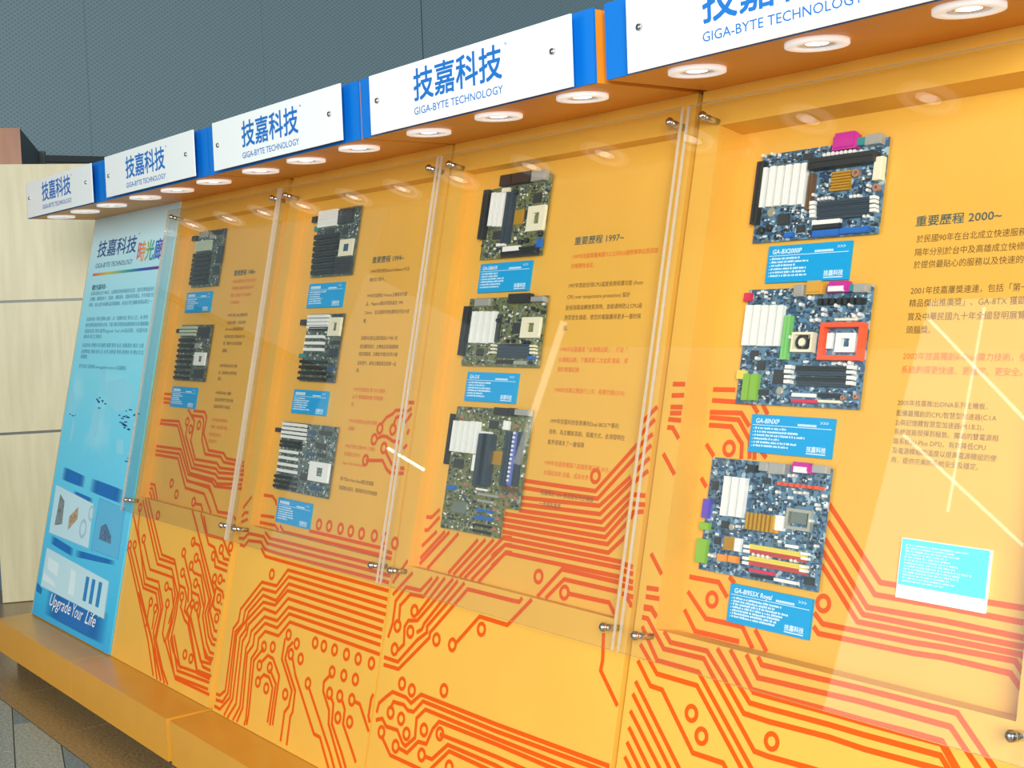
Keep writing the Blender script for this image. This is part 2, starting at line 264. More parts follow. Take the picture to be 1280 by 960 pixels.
COMP = {
  '4b1': 'expansion_slot|slot|12|black|133|156|1448|1580;pci_slot|slot|11|white|145|166|1482|1566;pci_slot|slot|11|white|168|189|1482|1566;pci_slot|slot|11|white|189|209|1482|1565;pci_slot|slot|11|white|210|229|1482|1565;pci_slot|slot|11|white|230|250|1480|1565;pci_slot|slot|11|white|250|270|1480|1564;agp_slot|slot|12|brown|275|289|1467|1540;processor_slot|slot|22|black|279|434|1546|1567;parallel_port|port|16|magenta|327|384|1580|1608;port_block|box|16|metal|405|441|1581|1601;port_block|box|12|teal|382|407|1584|1599;power_connector|box|13|cream|430|449|1511|1556;chipset_heatsink|fins|8|gold|329|374|1500|1540;memory_slot|slot|9|slate|303|429|1469|1482;memory_slot|slot|9|slate|304|430|1460|1473;memory_slot|slot|9|slate|305|432|1452|1464;memory_slot|slot|9|slate|307|433|1443|1455;slot_clip|box|14|white|287|299|1476|1483;slot_clip|box|14|white|430|442|1475|1481;slot_clip|box|14|white|288|300|1467|1474;slot_clip|box|14|white|431|443|1467|1473;slot_clip|box|14|white|289|302|1458|1465;slot_clip|box|14|white|432|444|1458|1464;slot_clip|box|14|white|291|303|1450|1457;slot_clip|box|14|white|433|445|1450|1456;ide_connector|box|9|white|295|362|1434|1445;ide_connector|box|9|black|297|363|1426|1436;ide_connector|box|9|blue|298|364|1411|1424;ide_connector|box|9|blue|365|431|1413|1424;battery|cyl|6|silver|170|196|1461|1481;chip|chip|3|chip|201|232|1443|1466;chip|chip|3|chip|253|274|1424|1439;header_block|box|7|blue|226|249|1415|1425;chip|chip|3|chip|248|272|1573|1586;capacitor|cyl|13|can|303|313|1570|1578;capacitor|cyl|13|can|314|323|1570|1579;capacitor|cyl|13|can|324|334|1570|1579;capacitor|cyl|13|can|335|344|1570|1578;capacitor|cyl|13|can|345|354|1570|1578;capacitor|cyl|13|can|355|364|1570|1578;capacitor|cyl|13|can|366|375|1569|1578;capacitor|cyl|13|can|376|385|1569|1577;capacitor|cyl|13|can|392|401|1567|1575;capacitor|cyl|11|can|302|309|1483|1489;capacitor|cyl|11|can|311|318|1483|1490;capacitor|cyl|11|can|320|328|1483|1490;capacitor|cyl|11|can|329|337|1483|1490;capacitor|cyl|11|can|379|387|1481|1488;capacitor|cyl|11|can|389|396|1481|1488;capacitor|cyl|11|can|397|404|1481|1488;capacitor|cyl|11|can|416|423|1500|1506;capacitor|cyl|11|can|416|423|1491|1497;capacitor|cyl|11|can|416|423|1440|1446;capacitor|cyl|11|can|425|432|1440|1446;capacitor|cyl|11|can|287|295|1493|1500;capacitor|cyl|11|can|264|272|1474|1481;capacitor|cyl|11|can|266|273|1463|1470;capacitor|cyl|11|can|142|151|1589|1596;capacitor|cyl|11|can|166|175|1590|1597;inductor|ring|9|copper|378|395|1523|1539;inductor|ring|9|copper|429|446|1490|1505;inductor|cyl|9|black|152|172|1427|1442;inductor|cyl|9|black|173|193|1431|1446',
  '4b2': 'pci_slot|slot|11|white|149|174|1195|1278;pci_slot|slot|11|white|171|195|1195|1278;pci_slot|slot|11|white|192|215|1194|1277;pci_slot|slot|11|white|213|235|1194|1277;pci_slot|slot|11|white|234|254|1194|1276;agp_slot|slot|12|green|257|276|1167|1255;chipset_fan|fan|14|cream|284|336|1182|1221;cooler_bracket|frame|16|orangered|353|452|1167|1239;cpu_socket|socket|9|white|387|433|1183|1220;memory_slot|slot|9|black|301|425|1149|1154;memory_slot|slot|9|slate|303|427|1139|1144;memory_slot|slot|9|black|304|428|1128|1132;memory_slot|slot|9|slate|306|430|1119|1123;slot_clip|box|14|white|276|291|1149|1156;slot_clip|box|14|white|275|290|1140|1147;slot_clip|box|14|white|277|293|1130|1136;slot_clip|box|14|white|277|292|1120|1127;slot_clip|box|14|white|424|438|1151|1158;slot_clip|box|14|white|424|438|1142|1148;slot_clip|box|14|white|426|439|1131|1138;slot_clip|box|14|white|426|440|1121|1128;ide_connector|box|9|white|297|356|1095|1102;ide_connector|box|9|crimson|298|359|1084|1090;ide_connector|box|9|black|359|412|1096|1104;floppy_connector|box|9|cream|362|414|1086|1091;audio_port|box|16|metal|276|300|1292|1315;serial_port|port|14|goldport|303|343|1296|1317;parallel_port|port|16|magenta|356|411|1298|1314;port_block|box|16|metal|419|448|1296|1312;port_shell|box|18|white|361|397|1299|1309;port_block|box|14|teal|407|420|1298|1312;regulator_heatsink|fins|12|black|336|442|1275|1287;chip|chip|3|chip|240|273|1119|1148;battery|cyl|6|silver|251|275|1097|1114;chip|chip|3|chip|174|194|1168|1186;chip|chip|3|chip|195|215|1146|1166;chip|chip|3|chip|204|233|1096|1107;usb_header|box|9|yellow|148|171|1126|1144;usb_header|box|10|lime|168|190|1083|1137;usb_header|box|10|lime|184|207|1084|1137;audio_header|box|10|crimson|142|160|1287|1304;capacitor|cyl|11|can|373|384|1269|1277;capacitor|cyl|11|can|405|415|1270|1277;capacitor|cyl|11|can|344|354|1262|1270;capacitor|cyl|11|can|345|356|1252|1260;capacitor|cyl|11|can|319|330|1241|1249;capacitor|cyl|11|can|332|342|1242|1250;capacitor|cyl|11|can|430|440|1251|1259;capacitor|cyl|11|can|418|428|1248|1256;capacitor|cyl|11|can|308|319|1285|1294;capacitor|cyl|11|can|287|298|1273|1281;capacitor|cyl|11|can|398|408|1158|1165;capacitor|cyl|11|can|411|421|1156|1163;capacitor|cyl|11|can|421|431|1159|1167;capacitor|cyl|11|can|191|203|1165|1173;capacitor|cyl|11|can|272|283|1208|1216;inductor|ring|8|copper|411|425|1092|1102;inductor|ring|8|copper|439|453|1095|1105;capacitor_row|box|6|cream|376|428|1244|1249;clip_bar|box|8|white|365|378|1190|1220',
  '4b3': 'pci_slot|slot|11|white|149|170|847|927;pci_slot|slot|11|white|171|192|848|927;pci_slot|slot|11|white|192|214|848|927;chipset_heatsink|fins|16|gold|227|301|828|861;heatsink_clip|box|10|white|293|315|834|863;cpu_socket|frame|8|silver|319|379|840|880;processor_cover|chip|7|greychip|330|368|852|877;regulator_heatsink|fins|14|orangered|293|397|922|926;parallel_port|port|16|magenta|323|371|949|964;port_shell|box|18|white|331|362|949|960;port_block|box|16|metal|243|266|945|962;port_block|box|16|metal|267|291|941|963;port_block|box|16|metal|289|309|942|963;port_block|box|14|metal|372|406|952|967;port_block|box|12|black|210|233|941|955;memory_slot|slot|9|yellow|238|377|794|797;memory_slot|slot|9|brick|239|378|785|788;memory_slot|slot|9|yellow|241|380|772|774;memory_slot|slot|9|brick|243|382|763|765;slot_clip|box|13|white|226|240|791|797;slot_clip|box|13|white|227|242|782|788;slot_clip|box|13|white|227|241|768|774;slot_clip|box|13|white|228|243|759|765;slot_clip|box|13|white|368|382|796|801;slot_clip|box|13|white|370|384|787|792;slot_clip|box|13|white|369|383|772|777;slot_clip|box|13|white|370|384|764|769;ide_connector|box|9|crimson|244|306|748|752;ide_connector|box|9|black|249|308|739|743;power_connector|box|12|white|311|365|738|744;bridge_heatsink|fins|8|gold|169|200|781|807;connector|box|9|white|198|214|781|807;sata_connector|box|10|orange|158|182|757|770;sata_connector|box|10|orange|188|211|758|771;usb_header|box|10|lime|97|126|746|794;usb_header|box|10|lime|99|125|813|828;usb_header|box|9|violet|100|119|837|876;battery|cyl|6|silver|172|194|820|834;chip|chip|3|chip|152|174|822|837;chip|chip|3|chip|247|266|921|933;chip|chip|3|chip|375|400|742|757;chip|chip|3|chip|139|156|788|803;chip|chip|3|chip|114|131|896|915;clear_part|box|6|white|323|353|806|810;capacitor|cyl|11|can|286|296|904|911;capacitor|cyl|11|can|311|321|938|945;capacitor|cyl|11|can|322|332|939|946;capacitor|cyl|11|can|318|328|896|903;capacitor|cyl|11|can|330|340|908|914;capacitor|cyl|11|can|342|352|908|914;capacitor|cyl|11|can|354|364|909|915;capacitor|cyl|11|can|384|394|889|896;capacitor|cyl|11|can|375|384|858|864;capacitor|cyl|11|can|388|397|882|888;capacitor|cyl|11|can|195|206|827|833;capacitor|cyl|11|can|398|407|907|914;capacitor|cyl|11|can|393|403|813|819;capacitor|cyl|11|can|246|257|778|784;capacitor|cyl|11|can|259|270|777|784;capacitor|cyl|11|can|271|281|777|784;capacitor|cyl|11|can|283|293|777|784;capacitor|cyl|11|can|341|351|779|785;capacitor|cyl|11|can|351|361|779|785;capacitor|cyl|11|can|140|151|760|767;capacitor|cyl|11|can|131|143|761|768',
  '3b1': 'expansion_slot|slot|13|black|146|176|1465|1596;pci_slot|slot|11|white|179|204|1498|1586;pci_slot|slot|11|white|201|225|1495|1584;pci_slot|slot|11|white|223|246|1493|1582;agp_slot|slot|12|slate|246|283|1448|1581;cpu_socket|socket|8|cream|344|411|1473|1537;port_block|box|15|black|215|262|1600|1628;port_block|box|15|black|267|340|1600|1628;port_block|box|15|metal|346|401|1599|1625;memory_slot|slot|9|black|255|402|1420|1436;memory_slot|slot|9|black|257|404|1411|1425;label_tag|box|10|white|261|329|1426|1439;header_block|box|10|blue|396|413|1429|1452;chip|chip|3|gold|284|320|1496|1533;chip|chip|3|chip|350|383|1546|1571;chip|chip|3|chip|325|344|1507|1530;chip|chip|3|chip|202|241|1463|1485;connector|box|9|cream|221|251|1584|1595;connector|box|9|white|230|264|1442|1450;capacitor|cyl|10|dark_can|269|290|1574|1588;capacitor|cyl|10|dark_can|340|361|1445|1458;capacitor|cyl|10|dark_can|382|403|1414|1427;capacitor|cyl|10|dark_can|317|338|1443|1455;capacitor|cyl|10|dark_can|258|280|1532|1546;capacitor|cyl|10|dark_can|393|413|1458|1471',
  '3b2': 'expansion_slot|slot|13|black|131|156|1159|1288;pci_slot|slot|11|white|168|194|1192|1274;pci_slot|slot|11|white|197|222|1192|1274;pci_slot|slot|11|white|225|249|1191|1273;pci_slot|slot|11|white|253|275|1192|1273;cpu_socket|socket|8|cream|380|452|1205|1256;port_block|box|15|black|320|406|1293|1315;port_block|box|12|metal|408|458|1294|1306;memory_slot|slot|9|slate|298|424|1183|1187;memory_slot|slot|9|slate|299|424|1174|1179;memory_slot|slot|9|slate|299|425|1166|1170;memory_slot|slot|9|slate|299|425|1158|1162;slot_clip|box|12|cream|271|288|1183|1188;slot_clip|box|12|cream|429|447|1182|1187;slot_clip|box|12|cream|273|290|1174|1179;slot_clip|box|12|cream|431|449|1174|1179;slot_clip|box|12|cream|275|292|1165|1170;slot_clip|box|12|cream|432|451|1166|1170;chip|chip|3|chip|339|378|1216|1244;ide_connector|box|9|black|299|366|1141|1150;ide_connector|box|8|metal|369|419|1139|1148;header_block|box|9|blue|420|445|1152|1160;chip|chip|3|chip|202|231|1159|1178;chip|chip|3|chip|260|289|1195|1267;port_block|box|5|metal|166|231|1289|1308;capacitor|cyl|10|dark_can|421|438|1269|1278;capacitor|cyl|10|dark_can|391|407|1190|1200;capacitor|cyl|10|dark_can|406|422|1190|1199;capacitor|cyl|10|dark_can|322|339|1193|1202;capacitor|cyl|10|dark_can|345|362|1193|1202;capacitor|cyl|10|dark_can|424|440|1140|1149;capacitor|cyl|10|dark_can|448|464|1264|1273;capacitor|cyl|10|dark_can|271|289|1245|1255;capacitor|cyl|10|dark_can|406|422|1274|1283',
  '3b3': 'expansion_slot|slot|12|black|138|150|875|1006;pci_slot|slot|11|white|153|170|910|989;pci_slot|slot|11|white|178|195|910|990;pci_slot|slot|11|white|202|220|910|990;pci_slot|slot|11|white|227|245|910|991;pci_slot|slot|11|white|251|269|910|991;agp_slot|slot|11|white|259|278|867|908;processor_slot|slot|18|slate|283|318|832|962;processor_slot|slot|18|slate|301|337|834|963;chipset_heatsink|fins|7|gold|334|383|890|923;memory_slot|slot|11|slate|380|406|841|974;memory_slot|slot|11|slate|429|447|844|975;chip_row|box|6|periwinkle|404|427|845|974;connector|box|8|brown|389|450|831|840;capacitor|cyl|10|can|406|420|968|974;capacitor|cyl|10|can|405|420|957|964;capacitor|cyl|10|can|405|420|947|953;capacitor|cyl|10|can|405|420|936|943;capacitor|cyl|10|can|405|420|926|932;capacitor|cyl|10|can|405|419|915|922;capacitor|cyl|10|can|405|419|905|911;capacitor|cyl|10|can|404|419|894|901;capacitor|cyl|10|can|404|419|884|890;capacitor|cyl|10|can|404|419|874|880;capacitor|cyl|10|can|404|419|863|869;capacitor|cyl|10|can|404|418|853|859;port_block|box|15|black|326|384|1012|1030;port_block|box|15|black|385|407|1012|1031;port_block|box|15|metal|410|464|1015|1029;ide_connector|box|8|metal|297|375|811|815;ide_connector|box|8|silver|299|361|795|799;ide_connector|box|9|blue|301|364|771|777;ide_connector|box|9|blue|300|367|752|760;ide_connector|box|9|black|297|367|735|739;ide_connector|box|9|black|299|367|720|724;chip|chip|3|greychip|193|248|758|785;chip|chip|3|chip|299|335|977|998;chip|chip|3|chip|170|213|869|892;header_block|box|8|blue|162|197|813|823;connector|box|9|white|274|318|963|968;connector|box|9|white|289|328|822|827;chip|chip|3|chip|177|204|737|743;connector|box|9|white|364|384|977|999;inductor|ring|7|copper|403|420|983|993;inductor|ring|7|copper|386|403|812|820;inductor|ring|7|copper|438|455|811|819;inductor|ring|7|copper|363|380|777|785;inductor|ring|7|copper|379|396|757|765;inductor|ring|7|copper|370|388|730|738;inductor|ring|7|copper|229|247|826|835;inductor|ring|7|copper|172|191|995|1005;inductor|ring|7|copper|418|435|817|825;inductor|ring|7|copper|408|425|795|803',
  '2b1': 'memory_slot|slot|11|white|183|299|1596|1613;memory_slot|slot|11|white|184|300|1583|1599;memory_slot|slot|11|white|185|301|1570|1586;memory_slot|slot|11|white|186|302|1557|1573;keyboard_port|box|12|black|144|174|1578|1597;chip|chip|6|chip|295|345|1562|1609;chip|chip|6|chip|338|390|1564|1608;port_block|box|8|teal|161|183|1550|1565;isa_slot|slot|12|black|177|324|1518|1537;isa_slot|slot|12|black|179|324|1499|1518;isa_slot|slot|12|black|181|324|1481|1498;isa_slot|slot|12|black|183|324|1462|1479;isa_slot|slot|12|black|185|324|1443|1460;isa_slot|slot|12|black|187|324|1424|1440;isa_slot|slot|12|black|189|324|1406|1421;cpu_socket|socket|6|cream|337|417|1459|1511;chip|chip|4|bluechip|348|397|1467|1505;chip|chip|3|chip|337|368|1528|1549;chip|chip|3|chip|241|284|1534|1553;memory_slot|slot|7|chip|316|423|1445|1456;memory_slot|slot|7|chip|318|424|1435|1446;memory_slot|slot|7|chip|319|424|1425|1435;memory_slot|slot|7|chip|320|424|1415|1425;memory_slot|slot|7|chip|321|424|1405|1415',
  '2b2': 'memory_slot|slot|11|white|211|340|1269|1278;memory_slot|slot|11|white|213|342|1257|1266;memory_slot|slot|11|white|214|343|1246|1255;memory_slot|slot|11|white|216|345|1235|1244;keyboard_port|box|12|black|169|207|1246|1264;cpu_socket|socket|8|cream|346|417|1212|1269;pci_slot|slot|11|white|216|324|1204|1215;pci_slot|slot|11|white|215|328|1184|1195;pci_slot|slot|11|white|215|332|1165|1174;isa_slot|slot|12|black|204|363|1127|1136;isa_slot|slot|12|black|205|364|1110|1118;isa_slot|slot|12|black|205|366|1093|1100;isa_slot|slot|12|black|206|367|1075|1082;isa_slot|slot|12|black|235|346|1230|1241;port_block|box|9|teal|188|216|1143|1156;chip|chip|3|chip|369|418|1187|1198;chip|chip|3|chip|355|407|1270|1279;chip|chip|3|chip|363|416|1148|1175;chip|chip|3|bluechip|370|402|1102|1120;chip|chip|3|chip|369|415|1073|1092',
  '2b3': 'memory_slot|slot|11|white|152|297|931|934;memory_slot|slot|11|white|152|298|919|920;memory_slot|slot|11|white|152|300|906|907;memory_slot|slot|11|white|153|301|893|894;keyboard_port|box|12|black|111|149|904|918;isa_slot|slot|12|black|156|274|876|878;isa_slot|slot|12|black|156|278|864|866;pci_slot|slot|11|white|158|267|845|850;pci_slot|slot|11|white|159|270|825|830;pci_slot|slot|11|white|160|273|805|809;pci_slot|slot|11|white|160|277|786|789;isa_slot|slot|12|black|151|285|768|767;isa_slot|slot|12|black|152|287|752|752;isa_slot|slot|12|black|152|289|737|737;cpu_socket|socket|8|white|358|474|772|830;chip|chip|3|bluechip|327|363|844|855;chip|chip|3|chip|369|429|869|886;chip|chip|3|chip|300|345|768|791;chip|chip|3|bluechip|312|354|908|921;chip|chip|3|chip|376|453|911|925;chip|chip|3|bluechip|367|439|745|756;chip|chip|3|chip|387|436|845|857',
  '1b1': 'memory_slot|slot|10|palegreen|175|307|1555|1573;memory_slot|slot|10|palegreen|176|308|1543|1560;memory_slot|slot|10|palegreen|177|309|1531|1548;isa_slot|slot|12|black|172|317|1509|1527;isa_slot|slot|12|black|173|318|1492|1509;isa_slot|slot|12|black|173|319|1474|1492;isa_slot|slot|12|black|174|320|1457|1474;isa_slot|slot|12|black|174|321|1440|1457;isa_slot|slot|12|black|175|322|1423|1439;isa_slot|slot|12|black|175|323|1406|1422;chip|chip|3|metal|277|323|1577|1595;port_block|box|6|metal|193|258|1585|1608;chip|chip|3|chip|364|411|1483|1545;chip|chip|3|chip|351|401|1440|1471;keyboard_port|box|10|black|132|172|1577|1595;chip|chip|3|chip|303|407|1588|1604',
  '1b2': 'memory_slot|slot|10|palegreen|153|290|1240|1251;memory_slot|slot|10|palegreen|152|290|1227|1238;memory_slot|slot|10|palegreen|152|289|1215|1225;isa_slot|slot|12|black|163|285|1193|1205;isa_slot|slot|12|black|163|285|1173|1185;isa_slot|slot|12|black|164|286|1153|1165;isa_slot|slot|12|black|164|286|1133|1144;isa_slot|slot|12|black|165|286|1114|1124;isa_slot|slot|12|black|165|287|1094|1103;isa_slot|slot|12|black|166|287|1074|1083;isa_slot|slot|12|black|166|288|1054|1063;keyboard_port|box|10|black|123|155|1226|1241;cpu_socket|socket|7|white|315|409|1107|1154;chip|chip|3|chip|343|401|1207|1247;chip|chip|3|metal|295|341|1170|1188;chip|chip|3|chip|322|403|1062|1093;chip|chip|3|chip|300|347|1214|1247',
}

# ---------------------------------------------------------------- the hall: floor, partition, far wall
I3 = lambda x, y, z: Vector((x, y, z))
def granite(name, a, b_):
    m = bpy.data.materials.new(name); m.use_nodes = True; nt = m.node_tree; b = nt.nodes['Principled BSDF']
    tc = nt.nodes.new('ShaderNodeTexCoord'); n = nt.nodes.new('ShaderNodeTexNoise'); n.inputs['Scale'].default_value = 90; n.inputs['Detail'].default_value = 8; n.inputs['Roughness'].default_value = 0.75
    r = nt.nodes.new('ShaderNodeValToRGB'); r.color_ramp.elements[0].position = 0.38; r.color_ramp.elements[1].position = 0.62
    r.color_ramp.elements[0].color = lin(a) + (1,); r.color_ramp.elements[1].color = lin(b_) + (1,)
    nt.links.new(tc.outputs['Object'], n.inputs['Vector']); nt.links.new(n.outputs['Fac'], r.inputs['Fac']); nt.links.new(r.outputs['Color'], b.inputs['Base Color'])
    b.inputs['Roughness'].default_value = 0.3
    return m
G_GREY = granite('granite_grey', (104, 120, 120), (186, 194, 182)); G_BROWN = granite('granite_brown', (110, 92, 58), (176, 150, 106)); G_BLUE = granite('granite_blue', (70, 100, 116), (128, 156, 166))
fl = MB().box(I3, -14, 12, -12, 8, -0.05, -0.004).obj('floor', mat('floor_joint', (62, 66, 66), 0.5)); fl['kind'] = 'structure'
for i in range(14):                                            # brown border strip along the display
    x0 = -1.9 + i * 0.6
    MB().box(I3, x0 + 0.002, x0 + 0.598, -0.28, 0.66, -0.004, 0).obj('border_tile', G_BROWN, fl)
ca, sa = math.cos(-0.27), math.sin(-0.27)
def RT(a, b, z): return Vector((0.58 + a * ca - b * sa, -0.262 + a * sa + b * ca, z))
def clip_y(poly, lim):
    out = []
    for i in range(len(poly)):
        p, q = poly[i], poly[(i + 1) % len(poly)]
        if p.y <= lim: out.append(p)
        if (p.y <= lim) != (q.y <= lim):
            t = (lim - p.y) / (q.y - p.y); out.append(p + (q - p) * t)
    return out
for j in range(-4, 9):
    b0 = -0.6 * (j + 1) if j >= 0 else -0.6 * (j + 1)
    rows = [(b0, b0 + 0.6)] if j != -1 else [(0.0, 0.15), (0.15, 0.6)]
    for (r0, r1) in rows:
        for i in range(-5, 7):
            a0 = i * 0.6 + (0.3 if j % 2 else 0)
            poly = clip_y([RT(a0 + 0.002, r0 + 0.002, 0), RT(a0 + 0.598, r0 + 0.002, 0), RT(a0 + 0.598, r1 - 0.002, 0), RT(a0 + 0.002, r1 - 0.002, 0)], -0.284)
            if len(poly) < 3: continue
            n = len(poly); low = [v - Vector((0, 0, 0.004)) for v in poly]
            obj('floor_tile', poly + low, [tuple(range(n)), tuple(range(2 * n - 1, n - 1, -1))] + [(i2, (i2 + n), (i2 + 1) % n + n, (i2 + 1) % n) for i2 in range(n)], G_BLUE if (j == -1 and r0 > 0.1) or (i + j) % 5 == 3 else G_GREY, fl)

P0 = Vector((-1.232, 0.208, 0)); PW = Vector((0.38831, 0.92153, 0)); PN = Vector((-0.92153, 0.38831, 0))
def PT(t, z, d): return P0 + PW * t + PN * d + Vector((0, 0, z))
def wood(name, a, b_, sc=(1.2, 1.2, 14)):
    m = bpy.data.materials.new(name); m.use_nodes = True; nt = m.node_tree; b = nt.nodes['Principled BSDF']
    tc = nt.nodes.new('ShaderNodeTexCoord'); mp = nt.nodes.new('ShaderNodeMapping'); mp.inputs['Scale'].default_value = sc
    n = nt.nodes.new('ShaderNodeTexNoise'); n.inputs['Scale'].default_value = 3; n.inputs['Detail'].default_value = 6
    r = nt.nodes.new('ShaderNodeValToRGB'); r.color_ramp.elements[0].position = 0.3; r.color_ramp.elements[1].position = 0.7
    r.color_ramp.elements[0].color = lin(a) + (1,); r.color_ramp.elements[1].color = lin(b_) + (1,)
    nt.links.new(tc.outputs['Object'], mp.inputs[0]); nt.links.new(mp.outputs[0], n.inputs['Vector']); nt.links.new(n.outputs['Fac'], r.inputs['Fac']); nt.links.new(r.outputs['Color'], b.inputs['Base Color'])
    b.inputs['Roughness'].default_value = 0.4
    return m
MAPLE = wood('maple_veneer', (200, 194, 156), (214, 208, 172), (9, 9, 1.0)); WALNUT = wood('brown_veneer', (150, 92, 56), (176, 116, 74), (6, 6, 1))
SLATE = mat('slate_paint', (78, 90, 96), 0.5)
wl = MB().box(PT, 0.02, 1.9, 0.0, 2.25, 0.012, 0.06).obj('wall_left', mat('partition_core', (96, 96, 84), 0.5)); wl['kind'] = 'structure'
for z0, z1 in ((0.004, 0.876), (0.890, 1.556), (1.570, 2.263)):
    for t0, t1 in ((0.014, 0.95), (0.953, 1.9)):
        MB().box(PT, t0, t1, z0, z1, 0.0, 0.02).obj('panel', MAPLE, wl)
for z in (0.883, 1.563): MB().box(PT, 0.014, 1.9, z - 0.007, z + 0.007, 0.004, 0.014).obj('metal_strip', mat('strip_metal', (66, 70, 66), 0.35, 0.5), wl)
ce = MB().box(I3, -14, 12, -12, 12, 6.3, 6.4).obj('ceiling', mat('ceiling_grey', (168, 170, 166), 0.8)); ce['kind'] = 'structure'
# tall brown cabinet behind the partition
cb = empty('tall_cabinet', PT(-0.5, 0, 0.37), 'tall brown wooden cabinet with dark grey side rising behind the pale partition', 'cabinet')
MB().box(PT, -1.2, 0.199, 2.0, 2.496, 0.35, 0.372).obj('front_panel', WALNUT, cb)
MB().box(PT, 0.178, 0.199, 0.0, 2.496, 0.372, 1.34).obj('side_panel', SLATE, cb)
MB().box(PT, 0.178, 0.235, 0.0, 2.496, 1.34, 1.40).obj('rear_post', mat('post_grey', (64, 74, 80), 0.5), cb)
MB().box(PT, -1.2, 0.178, 2.47, 2.49, 0.372, 1.34).obj('top_panel', SLATE, cb)
MB().box(PT, -1.2, 0.178, 0.0, 2.0, 0.37, 0.40).obj('lower_panel', mat('lower_blue', (70, 100, 122), 0.5), cb)
# far wall of perforated metal panels
AZ = 0.15
B0 = Vector((-4.5, 2.0, 0)); BE = Vector((math.sin(AZ), math.cos(AZ), 0)); BN = Vector((math.cos(AZ), -math.sin(AZ), 0))
def BT(t, z, d): return B0 + BE * t + BN * d + Vector((0, 0, z))
def perforated():
    m = bpy.data.materials.new('perforated_metal'); m.use_nodes = True; nt = m.node_tree; b = nt.nodes['Principled BSDF']
    uv = nt.nodes.new('ShaderNodeUVMap'); sp = nt.nodes.new('ShaderNodeSeparateXYZ'); nt.links.new(uv.outputs[0], sp.inputs[0])
    def mth(op, a, bb=None, v=None):
        q = nt.nodes.new('ShaderNodeMath'); q.operation = op; nt.links.new(a, q.inputs[0])
        if bb is not None: nt.links.new(bb, q.inputs[1])
        elif v is not None: q.inputs[1].default_value = v
        return q.outputs[0]
    sx = mth('SINE', mth('MULTIPLY', sp.outputs[0], v=2 * math.pi / 0.046)); sz = mth('SINE', mth('MULTIPLY', sp.outputs[1], v=2 * math.pi / 0.034))
    f = mth('MULTIPLY', sx, sz)
    r = nt.nodes.new('ShaderNodeValToRGB'); r.color_ramp.elements[0].position = 0.1; r.color_ramp.elements[1].position = 0.45
    r.color_ramp.elements[0].color = lin((138, 166, 178)) + (1,); r.color_ramp.elements[1].color = lin((114, 146, 160)) + (1,)
    nt.links.new(f, r.inputs['Fac']); nt.links.new(r.outputs[0], b.inputs['Base Color']); b.inputs['Roughness'].default_value = 0.5
    return m
PERF = perforated()
wb = MB().box(BT, -6, 12, 0.0, 2.70, -0.10, 0.0).obj('wall_back', mat('far_wall_grey', (104, 120, 126), 0.6)); wb['kind'] = 'structure'
for t0, t1 in ((-3.0, -1.452), (-1.45, 0.0), (0.002, 1.444), (1.4455, 2.927), (2.937, 4.4), (4.402, 5.9), (5.902, 7.4), (7.402, 8.9), (8.902, 10.4), (10.402, 11.9), (-4.5, -3.002), (-6.0, -4.502)):
    vs = [BT(t0, 2.74, 0.02), BT(t1, 2.74, 0.02), BT(t1, 6.5, 0.02), BT(t0, 6.5, 0.02), BT(t0, 2.74, -0.06), BT(t1, 2.74, -0.06), BT(t1, 6.5, -0.06), BT(t0, 6.5, -0.06)]
    p = obj('metal_panel', vs, BF, PERF, wb)
    uvl = p.data.uv_layers.new(name='UVMap')
    for poly in p.data.polygons:
        for li in poly.loop_indices:
            v = p.data.vertices[p.data.loops[li].vertex_index].co; d = Vector(v) - B0
            uvl.data[li].uv = (d.dot(BE), d.z)
MB().box(BT, -6, 12, 2.69, 2.74, -0.1, 0.06).obj('dark_rail', mat('rail_dark', (52, 62, 66), 0.5), wb)
MB().box(BT, -6, 12, 2.70, 6.5, -0.12, -0.07).obj('panel_backing', mat('panel_gap', (40, 48, 52), 0.7), wb)

